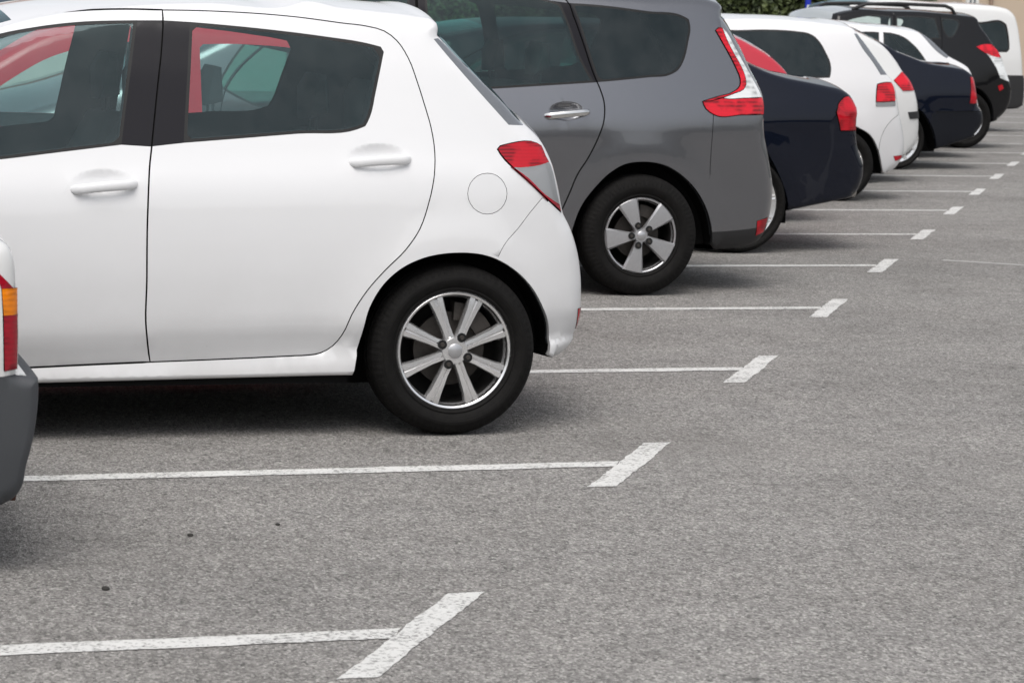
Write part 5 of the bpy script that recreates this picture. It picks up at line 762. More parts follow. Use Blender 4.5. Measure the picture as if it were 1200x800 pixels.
CARS.append(('white_hatchback', dict(X=9.559, Y=21.753, **{'paint':"white_paint", 'hw':0.84, 'axles':[0.0,-2.46], 'Rt':0.3, 'Rr':0.2, 'wheel':"cover", 'prof':[[-0.3,0.9],[0.15,0.91],[0.24,0.935],[0.33,0.957],[0.46,0.975],[0.6,0.995],[0.72,1.0],[0.86,0.992],[0.94,0.98],[1.0,0.965],[1.3,0.86],[1.42,0.8],[1.5,0.73],[1.7,0.6]], 'soft':0.06, 'tilt':0.015, 'plan_rear':[-0.45,0.55,2.3,0.17], 'plan_front':[-2.31,-3.31,2.2,0.3], 'flares':[[0,0.3,0.385,0.013,0.08],[-2.46,0.3,0.385,0.013,0.08]], 'r':0.06, 'r_bottom':0.03, 'radii':[[0.25,1.6,0,1.0,0.09],[-5,-2.66,0,1.1,0.09]], 'grid':0.09, 'fstep':0.04, 'ostep':0.05, 'crown':0.035, 'bow':0.11, 'floor':0.17, 'pipe':None, 'strip_mats':{"windscreen":"side_glass","rear_window":"privacy_glass"}, 'top':[[-3.16,0.2],[-3.25,0.28],[-3.28,0.38],[-3.26,0.56],[-3.16,0.7],[-2.96,0.8],[-2.51,0.92],[-2.16,1.0],[-1.81,1.19],[-2.1,1.35],[-1.75,1.42],[-1.45,1.475],[-0.997,1.488],[-0.766,1.498],[-0.575,1.498],[-0.422,1.495],[-0.23,1.486],[-0.058,1.472],[0.086,1.458],[0.164,1.435],[0.19,1.4],[0.262,1.31],[0.363,1.183],[0.467,1.06],[0.526,1.004],[0.559,0.9],[0.591,0.757],[0.64,0.612],[0.673,0.503],[0.671,0.364],[0.633,0.298],[0.575,0.248],[0.485,0.223]], 'rear_arch':[[0.453,0.23],[0.429,0.275],[0.37,0.421],[0.266,0.558],[0.15,0.615],[0,0.66],[-0.13,0.64],[-0.27,0.56],[-0.34,0.45],[-0.355,0.33],[-0.355,0.22]], 'front_arch':[[-2.114,0.22],[-2.114,0.378],[-2.182,0.521],[-2.306,0.62],[-2.46,0.655],[-2.614,0.62],[-2.738,0.521],[-2.806,0.378],[-2.806,0.22]], 'regions':[{"part":"tail_lamp","mat":"bright_red_lens","poly":[[0.328,0.979],[0.4,0.994],[0.482,0.994],[0.507,0.952],[0.52,0.841],[0.415,0.833],[0.313,0.833],[0.317,0.915]],"far":1,"lift":0.005},{"part":"tail_lamp#c","mat":"clear_lens","poly":[[0.313,0.833],[0.52,0.841],[0.522,0.798],[0.314,0.793]],"far":1,"lift":0.004,"plabel":"clear lower strip of the rear lamp"},{"part":"rear_window#s","mat":"black_glass","poly":[[0.141,1.396],[0.183,1.394],[0.271,1.289],[0.364,1.17],[0.452,1.058],[0.37,1.057],[0.293,1.169],[0.201,1.281]],"far":1},{"part":"reflector","mat":"red_lens","poly":[[0.538,0.375],[0.633,0.382],[0.666,0.352],[0.563,0.335]],"far":1,"lift":0.004},{"part":"side_window#f","mat":"privacy_glass","poly":[[-1.146,1.37],[-1.144,1.34],[-1.142,1.311],[-1.14,1.282],[-1.137,1.252],[-1.135,1.223],[-1.133,1.194],[-1.131,1.164],[-1.129,1.135],[-1.127,1.106],[-1.125,1.077],[-1.123,1.047],[-1.12,1.018],[-1.136,0.992],[-1.163,0.983],[-1.191,0.974],[-1.218,0.965],[-1.246,0.958],[-1.274,0.951],[-1.303,0.944],[-1.332,0.939],[-1.36,0.933],[-1.389,0.929],[-1.418,0.925],[-1.448,0.922],[-1.477,0.919],[-1.506,0.917],[-1.535,0.916],[-1.565,0.916],[-1.594,0.916],[-1.623,0.916],[-1.652,0.918],[-1.681,0.92],[-1.71,0.923],[-1.739,0.926],[-1.768,0.93],[-1.797,0.935],[-1.825,0.94],[-1.853,0.946],[-1.881,0.953],[-1.906,0.96],[-1.931,0.967],[-1.955,0.975],[-1.959,0.989],[-1.945,1.014],[-1.93,1.039],[-1.914,1.063],[-1.897,1.087],[-1.879,1.11],[-1.861,1.133],[-1.841,1.155],[-1.821,1.176],[-1.8,1.196],[-1.778,1.216],[-1.755,1.235],[-1.732,1.253],[-1.708,1.27],[-1.684,1.286],[-1.659,1.301],[-1.634,1.315],[-1.608,1.327],[-1.583,1.339],[-1.557,1.349],[-1.53,1.359],[-1.503,1.367],[-1.476,1.375],[-1.448,1.381],[-1.42,1.387],[-1.391,1.391],[-1.363,1.395],[-1.335,1.398],[-1.306,1.399],[-1.277,1.4],[-1.249,1.399],[-1.22,1.397],[-1.192,1.395],[-1.165,1.391]],"glass":1,"far":1},{"part":"window_seal#f","mat":"rubber_seal","poly":[[-1.134,1.4],[-1.104,0.99],[-1.884,0.94],[-1.984,0.97],[-1.614,1.34]],"far":1},{"part":"side_window#r","mat":"privacy_glass","poly":[[-1.04,1.385],[-1.014,1.385],[-0.989,1.385],[-0.964,1.385],[-0.939,1.385],[-0.914,1.386],[-0.887,1.387],[-0.861,1.388],[-0.835,1.39],[-0.808,1.391],[-0.782,1.393],[-0.756,1.394],[-0.73,1.395],[-0.702,1.396],[-0.674,1.396],[-0.646,1.396],[-0.618,1.396],[-0.591,1.396],[-0.563,1.396],[-0.533,1.395],[-0.504,1.395],[-0.475,1.394],[-0.447,1.392],[-0.418,1.391],[-0.389,1.388],[-0.366,1.386],[-0.343,1.385],[-0.321,1.382],[-0.3,1.377],[-0.281,1.37],[-0.263,1.362],[-0.246,1.352],[-0.23,1.338],[-0.215,1.32],[-0.202,1.301],[-0.188,1.277],[-0.175,1.252],[-0.163,1.226],[-0.152,1.204],[-0.142,1.182],[-0.133,1.161],[-0.128,1.139],[-0.126,1.117],[-0.127,1.095],[-0.13,1.074],[-0.136,1.053],[-0.163,1.039],[-0.193,1.038],[-0.222,1.036],[-0.252,1.035],[-0.281,1.034],[-0.311,1.032],[-0.339,1.031],[-0.366,1.03],[-0.394,1.029],[-0.421,1.028],[-0.449,1.028],[-0.476,1.026],[-0.504,1.025],[-0.533,1.024],[-0.561,1.023],[-0.59,1.021],[-0.619,1.02],[-0.647,1.018],[-0.676,1.017],[-0.705,1.015],[-0.733,1.014],[-0.762,1.012],[-0.79,1.011],[-0.819,1.01],[-0.848,1.009],[-0.874,1.008],[-0.901,1.007],[-0.928,1.006],[-0.954,1.005],[-0.981,1.005],[-1.008,1.004],[-1.022,1.02],[-1.025,1.049],[-1.027,1.079],[-1.029,1.108],[-1.031,1.137],[-1.033,1.167],[-1.035,1.196],[-1.038,1.225],[-1.04,1.254],[-1.042,1.284],[-1.044,1.313],[-1.046,1.342],[-1.048,1.372]],"glass":1,"far":1},{"part":"window_seal#r","mat":"rubber_seal","poly":[[-1.064,1.4],[-0.914,1.4],[-0.73,1.409],[-0.562,1.41],[-0.388,1.402],[-0.296,1.39],[-0.238,1.363],[-0.19,1.308],[-0.15,1.232],[-0.114,1.141],[-0.117,1.071],[-0.133,1.026],[-0.31,1.018],[-0.503,1.011],[-0.847,0.995],[-1.034,0.99]],"far":1},{"part":"rear_bumper","poly":[[0.37,0.421],[0.387,0.543],[0.557,0.723],[0.9,0.8],[0.9,0.1],[0.34,0.1]],"far":1}], 'gaps':[{"line":[[0.37,0.421],[0.387,0.543],[0.557,0.723]],"hw":0.002,"depth":0.005,"closed":False},{"line":[[0.328,0.979],[0.4,0.994],[0.482,0.994],[0.507,0.952],[0.52,0.841],[0.415,0.833],[0.313,0.833],[0.317,0.915]],"hw":0.004,"depth":0.006,"closed":True},{"line":[[-1.099,0.3],[-1.099,1.45],[-1.614,1.4],[-2.034,0.99],[-2.034,0.4]],"hw":0.004,"depth":0.01,"closed":True}], 'strip':[["windscreen",[-2.14,1.02],[-1.7,1.42],1],["rear_window",[0.19,1.4],[0.467,1.06],1],["rear_bumper",[0.603,0.714],[0.485,0.223],0]], 'seats':[["front_seat",-1.23,-0.36,0.42,0.36,0.5,True,1.0],["front_seat",-1.23,0.36,0.42,0.36,0.5,True,1.0],["rear_seat",-0.418,0,0.44,0.36,1.2,True,0.85]], 'dash':[-2.05,0.97], 'label':"white hatchback with dark privacy glass and square red lamp, beyond the navy saloon", 'cat':"car"})))
CARS.append(('white_hatchback', dict(X=10.757, Y=24.104, **{'paint':"old_white_paint", 'hw':0.84, 'axles':[0.0,-2.46], 'Rt':0.3, 'Rr':0.2, 'wheel':"cover", 'prof':[[-0.3,0.9],[0.15,0.91],[0.24,0.935],[0.33,0.957],[0.46,0.975],[0.6,0.995],[0.72,1.0],[0.86,0.992],[0.94,0.975],[1.0,0.945],[1.3,0.84],[1.42,0.775],[1.5,0.71],[1.7,0.6]], 'soft':0.06, 'tilt':0.015, 'plan_rear':[-0.45,0.58,2.3,0.17], 'plan_front':[-2.31,-3.31,2.2,0.3], 'flares':[[0,0.3,0.385,0.013,0.08],[-2.46,0.3,0.385,0.013,0.08]], 'r':0.06, 'r_bottom':0.03, 'radii':[[0.25,1.6,0,1.0,0.09],[-5,-2.66,0,1.1,0.09]], 'grid':0.09, 'fstep':0.04, 'ostep':0.05, 'crown':0.035, 'bow':0.11, 'floor':0.17, 'pipe':None, 'strip_mats':{"windscreen":"side_glass","rear_window":"privacy_glass"}, 'top':[[-3.16,0.2],[-3.25,0.28],[-3.28,0.38],[-3.26,0.56],[-3.16,0.7],[-2.96,0.8],[-2.51,0.89],[-2.16,0.97],[-1.81,1.16],[-1.9,1.33],[-1.55,1.4],[-1.15,1.44],[-0.7,1.45],[-0.4,1.44],[-0.087,1.452],[0.023,1.423],[0.118,1.386],[0.232,1.337],[0.34,1.28],[0.457,1.167],[0.546,1.05],[0.628,0.963],[0.686,0.868],[0.727,0.756],[0.75,0.619],[0.763,0.498],[0.745,0.368],[0.689,0.295],[0.621,0.255]], 'rear_arch':[[0.348,0.26],[0.332,0.41],[0.254,0.54],[0.129,0.625],[-0.02,0.649],[-0.166,0.608],[-0.281,0.509],[-0.343,0.371],[-0.341,0.22]], 'front_arch':[[-2.114,0.22],[-2.114,0.378],[-2.182,0.521],[-2.306,0.62],[-2.46,0.655],[-2.614,0.62],[-2.738,0.521],[-2.806,0.378],[-2.806,0.22]], 'regions':[{"part":"tail_lamp","mat":"bright_red_lens","poly":[[0.408,0.959],[0.52,1.039],[0.602,0.964],[0.654,0.866],[0.514,0.861]],"far":1,"lift":0.006},{"part":"bumper_strip","mat":"dark_plastic","poly":[[0.584,0.665],[0.722,0.673],[0.738,0.605],[0.611,0.601]],"far":1,"lift":0.008},{"part":"side_window#f","mat":"tinted_glass","poly":[[-1.921,1.003],[-1.901,1.025],[-1.881,1.046],[-1.86,1.067],[-1.839,1.087],[-1.817,1.107],[-1.794,1.126],[-1.772,1.144],[-1.748,1.162],[-1.724,1.179],[-1.699,1.195],[-1.674,1.211],[-1.649,1.226],[-1.623,1.24],[-1.597,1.253],[-1.571,1.265],[-1.545,1.277],[-1.517,1.288],[-1.49,1.298],[-1.462,1.307],[-1.433,1.315],[-1.404,1.322],[-1.375,1.328],[-1.346,1.334],[-1.317,1.339],[-1.287,1.344],[-1.258,1.348],[-1.228,1.352],[-1.198,1.356],[-1.169,1.359],[-1.141,1.362],[-1.112,1.365],[-1.083,1.367],[-1.054,1.368],[-1.025,1.369],[-0.996,1.37],[-0.967,1.37],[-0.938,1.37],[-0.909,1.369],[-0.88,1.368],[-0.864,1.351],[-0.864,1.323],[-0.864,1.294],[-0.864,1.266],[-0.864,1.237],[-0.864,1.209],[-0.864,1.18],[-0.864,1.151],[-0.864,1.123],[-0.864,1.094],[-0.864,1.066],[-0.864,1.037],[-0.864,1.009],[-0.88,0.994],[-0.909,0.995],[-0.939,0.995],[-0.969,0.995],[-0.999,0.995],[-1.028,0.996],[-1.058,0.996],[-1.088,0.996],[-1.117,0.996],[-1.147,0.997],[-1.177,0.997],[-1.207,0.997],[-1.236,0.998],[-1.266,0.998],[-1.296,0.998],[-1.325,0.998],[-1.355,0.999],[-1.385,0.999],[-1.415,0.999],[-1.444,0.999],[-1.474,1.0],[-1.504,1.0],[-1.534,1.0],[-1.563,1.0],[-1.593,1.001],[-1.623,1.001],[-1.653,1.001],[-1.682,1.002],[-1.712,1.002],[-1.742,1.002],[-1.772,1.002],[-1.801,1.003],[-1.831,1.003],[-1.861,1.003],[-1.89,1.004],[-1.92,1.004]],"glass":1,"far":1},{"part":"window_seal#f","mat":"rubber_seal","poly":[[-1.95,0.99],[-1.55,1.29],[-1.2,1.37],[-0.85,1.38],[-0.85,0.98]],"far":1},{"part":"side_window#r","mat":"tinted_glass","poly":[[-0.766,1.009],[-0.766,1.037],[-0.766,1.066],[-0.766,1.094],[-0.766,1.123],[-0.766,1.151],[-0.766,1.18],[-0.766,1.209],[-0.766,1.237],[-0.766,1.266],[-0.766,1.294],[-0.766,1.323],[-0.766,1.351],[-0.753,1.365],[-0.725,1.363],[-0.698,1.361],[-0.67,1.36],[-0.642,1.358],[-0.615,1.357],[-0.587,1.355],[-0.559,1.354],[-0.531,1.352],[-0.504,1.351],[-0.476,1.349],[-0.449,1.348],[-0.424,1.347],[-0.403,1.334],[-0.38,1.318],[-0.358,1.3],[-0.337,1.281],[-0.318,1.26],[-0.299,1.239],[-0.283,1.216],[-0.268,1.192],[-0.254,1.167],[-0.243,1.141],[-0.233,1.116],[-0.227,1.093],[-0.222,1.07],[-0.218,1.047],[-0.215,1.023],[-0.23,1.013],[-0.259,1.012],[-0.287,1.011],[-0.317,1.01],[-0.345,1.009],[-0.374,1.008],[-0.404,1.007],[-0.432,1.006],[-0.462,1.005],[-0.49,1.004],[-0.519,1.003],[-0.548,1.002],[-0.578,1.001],[-0.607,1.0],[-0.635,0.999],[-0.664,0.998],[-0.694,0.997],[-0.723,0.996],[-0.751,0.995]],"glass":1,"far":1},{"part":"window_seal#r","mat":"rubber_seal","poly":[[-0.78,0.98],[-0.78,1.38],[-0.42,1.36],[-0.22,1.12],[-0.2,1.0]],"far":1}], 'strip':[["windscreen",[-2.14,0.99],[-1.6,1.38],1],["rear_window",[0.232,1.337],[0.528,1.073],2]], 'seats':[["front_seat",-1.23,-0.36,0.42,0.36,0.5,True,1.0],["front_seat",-1.23,0.36,0.42,0.36,0.5,True,1.0],["rear_seat",-0.418,0,0.44,0.36,1.2,True,0.85]], 'dash':[-2.05,0.93], 'label':"white hatchback with black bumper strip, half hidden behind one with dark privacy glass", 'cat':"car"})))
CARS.append(('navy_saloon', dict(X=12.264, Y=26.365, **{'paint':"navy_paint", 'hw':0.86, 'axles':[0.0,-2.65], 'Rt':0.315, 'Rr':0.245, 'wheel':"multi", 'prof':[[-0.3,0.9],[0.15,0.92],[0.24,0.95],[0.33,0.97],[0.54,0.985],[0.59,0.995],[0.61,0.985],[0.74,1.0],[0.84,0.985],[0.9,0.965],[0.96,0.935],[1.25,0.8],[1.36,0.735],[1.45,0.68],[1.7,0.55]], 'soft':0.03, 'tilt':0.015, 'plan_rear':[-0.45,0.9,2.3,0.13], 'plan_front':[-2.5,-3.5,2.2,0.3], 'flares':[[0,0.315,0.4,0.013,0.08],[-2.65,0.315,0.4,0.013,0.08]], 'r':0.06, 'r_bottom':0.03, 'radii':[[0.25,1.6,0,1.0,0.09],[-5,-2.85,0,1.1,0.09]], 'grid':0.09, 'fstep':0.04, 'ostep':0.05, 'crown':0.035, 'bow':0.11, 'floor':0.17, 'pipe':None, 'strip_mats':{"windscreen":"side_glass","rear_window":"privacy_glass"}, 'top':[[-3.35,0.2],[-3.44,0.28],[-3.47,0.38],[-3.45,0.56],[-3.35,0.7],[-3.15,0.8],[-2.7,0.87],[-2.35,0.95],[-2.0,1.14],[-1.9,1.32],[-1.55,1.39],[-1.0,1.425],[-0.6,1.41],[-0.344,1.397],[-0.241,1.334],[-0.107,1.277],[0.029,1.206],[0.227,1.137],[0.371,1.092],[0.563,1.065],[0.738,1.046],[0.852,1.021],[0.909,0.979],[0.929,0.9],[0.956,0.769],[0.979,0.663],[1.035,0.601],[1.056,0.476],[1.014,0.414],[0.946,0.342]], 'rear_arch':[[0.484,0.209],[0.453,0.316],[0.382,0.466],[0.234,0.623],[0,0.7],[-0.14,0.68],[-0.28,0.6],[-0.36,0.46],[-0.375,0.33],[-0.375,0.2]], 'front_arch':[[-2.298,0.2],[-2.284,0.372],[-2.35,0.532],[-2.482,0.645],[-2.65,0.685],[-2.818,0.645],[-2.95,0.532],[-3.015,0.372],[-3.002,0.2]], 'regions':[{"part":"tail_lamp","mat":"red_lens","poly":[[0.859,0.958],[0.912,0.954],[0.93,0.77],[0.946,0.687],[0.843,0.686]],"far":1,"lift":0.005},{"part":"rear_bumper","mat":"bumper_dark","poly":[[0.394,0.576],[0.435,0.594],[0.728,0.601],[1.108,0.608],[1.3,0.1],[0.3,0.1]],"far":1},{"part":"side_window#f","mat":"tinted_glass","poly":[[-1.951,1.013],[-1.93,1.034],[-1.909,1.054],[-1.888,1.073],[-1.866,1.092],[-1.843,1.111],[-1.82,1.128],[-1.797,1.145],[-1.773,1.162],[-1.748,1.177],[-1.724,1.192],[-1.698,1.207],[-1.673,1.221],[-1.647,1.234],[-1.621,1.246],[-1.595,1.257],[-1.567,1.268],[-1.54,1.278],[-1.511,1.286],[-1.483,1.294],[-1.454,1.301],[-1.425,1.308],[-1.396,1.314],[-1.367,1.319],[-1.337,1.324],[-1.308,1.328],[-1.278,1.332],[-1.248,1.336],[-1.22,1.339],[-1.192,1.343],[-1.163,1.345],[-1.135,1.347],[-1.106,1.349],[-1.078,1.35],[-1.049,1.351],[-1.021,1.351],[-0.992,1.351],[-0.964,1.35],[-0.935,1.349],[-0.907,1.348],[-0.878,1.346],[-0.85,1.344],[-0.834,1.325],[-0.834,1.296],[-0.834,1.266],[-0.834,1.236],[-0.834,1.207],[-0.834,1.177],[-0.834,1.148],[-0.834,1.118],[-0.834,1.089],[-0.834,1.059],[-0.834,1.029],[-0.834,1.0],[-0.849,0.984],[-0.879,0.985],[-0.908,0.985],[-0.938,0.985],[-0.967,0.985],[-0.997,0.986],[-1.026,0.986],[-1.056,0.986],[-1.085,0.986],[-1.115,0.987],[-1.144,0.987],[-1.174,0.987],[-1.203,0.987],[-1.233,0.988],[-1.262,0.988],[-1.292,0.988],[-1.321,0.988],[-1.351,0.989],[-1.38,0.989],[-1.41,0.989],[-1.439,0.989],[-1.469,0.99],[-1.498,0.99],[-1.528,0.99],[-1.557,0.99],[-1.587,0.991],[-1.616,0.991],[-1.646,0.991],[-1.675,0.991],[-1.705,0.992],[-1.734,0.992],[-1.764,0.992],[-1.793,0.992],[-1.823,0.993],[-1.852,0.993],[-1.882,0.993],[-1.911,0.993],[-1.941,0.994],[-1.97,0.994]],"glass":1,"far":1},{"part":"window_seal#f","mat":"rubber_seal","poly":[[-2.0,0.98],[-1.6,1.27],[-1.25,1.35],[-0.82,1.355],[-0.82,0.97]],"far":1},{"part":"side_window#r","mat":"tinted_glass","poly":[[-0.736,0.999],[-0.736,1.028],[-0.736,1.058],[-0.736,1.087],[-0.736,1.116],[-0.736,1.145],[-0.736,1.175],[-0.736,1.204],[-0.736,1.233],[-0.736,1.262],[-0.736,1.292],[-0.736,1.321],[-0.721,1.338],[-0.694,1.339],[-0.666,1.339],[-0.639,1.337],[-0.611,1.333],[-0.584,1.329],[-0.557,1.323],[-0.531,1.315],[-0.505,1.307],[-0.478,1.296],[-0.453,1.283],[-0.428,1.269],[-0.404,1.253],[-0.381,1.235],[-0.358,1.216],[-0.336,1.196],[-0.314,1.176],[-0.293,1.155],[-0.272,1.133],[-0.251,1.112],[-0.23,1.09],[-0.213,1.072],[-0.196,1.054],[-0.179,1.035],[-0.163,1.016],[-0.149,0.998],[-0.178,0.998],[-0.206,0.997],[-0.235,0.996],[-0.264,0.996],[-0.292,0.995],[-0.321,0.994],[-0.349,0.994],[-0.378,0.993],[-0.407,0.992],[-0.435,0.992],[-0.464,0.991],[-0.493,0.99],[-0.521,0.99],[-0.55,0.989],[-0.579,0.988],[-0.607,0.987],[-0.636,0.987],[-0.664,0.986],[-0.693,0.985],[-0.722,0.985]],"glass":1,"far":1},{"part":"window_seal#r","mat":"rubber_seal","poly":[[-0.75,0.97],[-0.75,1.35],[-0.5,1.32],[-0.22,1.1],[-0.12,0.985]],"far":1}], 'gaps':[{"line":[[0.435,0.594],[0.728,0.601],[1.108,0.608]],"hw":0.005,"depth":0.01,"closed":False},{"line":[[-0.785,0.3],[-0.785,1.38],[-1.2,1.38],[-1.7,1.25],[-2.1,0.97],[-2.15,0.4]],"hw":0.004,"depth":0.01,"closed":True}], 'strip':[["windscreen",[-2.34,0.96],[-1.6,1.37],1],["rear_window",[-0.326,1.389],[0.313,1.108],2]], 'seats':[["front_seat",-1.325,-0.36,0.42,0.36,0.5,True,1.0],["front_seat",-1.325,0.36,0.42,0.36,0.5,True,1.0],["rear_seat",-0.451,0,0.44,0.36,1.2,True,0.85]], 'dash':[-2.2,0.93], 'label':"dark blue saloon with tall narrow red lamp and grey-edged bumper, beyond the two white hatchbacks", 'cat':"car"})))
CARS.append(('white_saloon', dict(X=13.448, Y=28.578, **{'paint':"white_paint", 'hw':0.86, 'axles':[0.0,-2.65], 'Rt':0.315, 'Rr':0.22, 'wheel':"multi", 'prof':[[-0.3,0.9],[0.15,0.91],[0.24,0.94],[0.33,0.958],[0.46,0.975],[0.62,0.995],[0.74,1.0],[0.84,0.985],[0.9,0.965],[0.96,0.935],[1.25,0.8],[1.36,0.735],[1.45,0.68],[1.7,0.55]], 'soft':0.06, 'tilt':0.015, 'plan_rear':[-0.45,0.9,2.3,0.12], 'plan_front':[-2.5,-3.5,2.2,0.3], 'flares':[[0,0.315,0.4,0.013,0.08],[-2.65,0.315,0.4,0.013,0.08]], 'r':0.06, 'r_bottom':0.03, 'radii':[[0.25,1.6,0,1.0,0.09],[-5,-2.85,0,1.1,0.09]], 'grid':0.09, 'fstep':0.04, 'ostep':0.05, 'crown':0.035, 'bow':0.11, 'floor':0.17, 'pipe':None, 'strip_mats':{"windscreen":"side_glass","rear_window":"privacy_glass"}, 'top':[[-3.35,0.2],[-3.44,0.28],[-3.47,0.38],[-3.45,0.56],[-3.35,0.7],[-3.15,0.8],[-2.7,0.89],[-2.35,0.97],[-2.0,1.16],[-1.85,1.35],[-1.5,1.42],[-1.1,1.47],[-0.473,1.459],[-0.35,1.448],[-0.142,1.439],[0.066,1.416],[0.233,1.386],[0.331,1.332],[0.444,1.23],[0.574,1.129],[0.711,1.065],[0.796,1.019],[0.831,0.953],[0.863,0.821],[0.903,0.687],[0.938,0.572],[0.939,0.466],[0.88,0.369]], 'rear_arch':[[0.362,0.24],[0.358,0.408],[0.28,0.556],[0.145,0.655],[-0.021,0.684],[-0.182,0.637],[-0.305,0.524],[-0.366,0.367],[-0.352,0.2]], 'front_arch':[[-2.298,0.2],[-2.284,0.372],[-2.35,0.532],[-2.482,0.645],[-2.65,0.685],[-2.818,0.645],[-2.95,0.532],[-3.015,0.372],[-3.002,0.2]], 'regions':[{"part":"boot_lip","mat":"black_trim","poly":[[0.285,1.063],[0.529,1.068],[0.524,1.035],[0.389,1.028]]},{"part":"rear_window#s","mat":"black_glass","poly":[[0.222,1.387],[0.273,1.374],[0.403,1.259],[0.551,1.134],[0.503,1.114],[0.362,1.211],[0.281,1.303]]},{"part":"side_window#f","mat":"tinted_glass","poly":[[-0.319,1.359],[-0.323,1.332],[-0.327,1.304],[-0.332,1.277],[-0.336,1.249],[-0.341,1.222],[-0.345,1.195],[-0.35,1.167],[-0.354,1.14],[-0.358,1.113],[-0.363,1.085],[-0.383,1.069],[-0.412,1.069],[-0.441,1.069],[-0.47,1.069],[-0.499,1.069],[-0.528,1.069],[-0.557,1.069],[-0.586,1.069],[-0.615,1.069],[-0.644,1.069],[-0.673,1.069],[-0.702,1.069],[-0.731,1.069],[-0.76,1.069],[-0.789,1.069],[-0.818,1.069],[-0.847,1.069],[-0.876,1.069],[-0.905,1.069],[-0.934,1.069],[-0.963,1.069],[-0.992,1.069],[-1.021,1.069],[-1.05,1.069],[-1.079,1.069],[-1.108,1.069],[-1.137,1.069],[-1.167,1.069],[-1.196,1.069],[-1.201,1.084],[-1.178,1.102],[-1.155,1.12],[-1.132,1.137],[-1.108,1.154],[-1.084,1.171],[-1.059,1.186],[-1.034,1.202],[-1.009,1.216],[-0.983,1.23],[-0.957,1.244],[-0.931,1.257],[-0.904,1.269],[-0.877,1.28],[-0.85,1.291],[-0.823,1.301],[-0.796,1.311],[-0.768,1.32],[-0.74,1.328],[-0.711,1.336],[-0.683,1.343],[-0.654,1.349],[-0.625,1.354],[-0.596,1.359],[-0.566,1.363],[-0.537,1.367],[-0.507,1.37],[-0.478,1.372],[-0.448,1.373],[-0.419,1.374],[-0.389,1.374],[-0.36,1.374],[-0.331,1.372]],"glass":1,"far":1},{"part":"window_seal#f","mat":"rubber_seal","poly":[[-0.3,1.384],[-0.354,1.056],[-1.254,1.056],[-0.8,1.324]],"far":1},{"part":"side_window#r","mat":"tinted_glass","poly":[[-0.222,1.372],[-0.196,1.371],[-0.171,1.369],[-0.146,1.366],[-0.121,1.362],[-0.096,1.357],[-0.071,1.35],[-0.047,1.342],[-0.023,1.333],[-0.001,1.323],[0.023,1.308],[0.046,1.291],[0.068,1.272],[0.089,1.252],[0.107,1.235],[0.124,1.217],[0.14,1.199],[0.155,1.18],[0.17,1.161],[0.187,1.137],[0.202,1.113],[0.216,1.087],[0.214,1.081],[0.186,1.08],[0.158,1.08],[0.13,1.079],[0.102,1.079],[0.074,1.078],[0.046,1.077],[0.018,1.077],[-0.01,1.076],[-0.038,1.076],[-0.068,1.075],[-0.097,1.075],[-0.126,1.074],[-0.155,1.073],[-0.185,1.073],[-0.214,1.072],[-0.243,1.072],[-0.273,1.071],[-0.283,1.082],[-0.279,1.109],[-0.274,1.137],[-0.27,1.164],[-0.265,1.191],[-0.261,1.219],[-0.256,1.246],[-0.252,1.274],[-0.247,1.301],[-0.243,1.328],[-0.238,1.356]],"glass":1,"far":1},{"part":"window_seal#r","mat":"rubber_seal","poly":[[-0.248,1.385],[-0.093,1.37],[0.006,1.335],[0.099,1.262],[0.181,1.169],[0.242,1.067],[-0.038,1.062],[-0.301,1.057]],"far":1}], 'strip':[["windscreen",[-2.3,0.98],[-1.56,1.4],1],["rear_window",[0.293,1.359],[0.554,1.147],2]], 'seats':[["front_seat",-1.325,-0.36,0.42,0.36,0.5,True,1.0],["front_seat",-1.325,0.36,0.42,0.36,0.5,True,1.0],["rear_seat",-0.451,0,0.44,0.36,1.2,True,0.85]], 'dash':[-2.2,0.95], 'label':"white saloon whose roof and boot rise behind the dark blue saloon", 'cat':"car"})))
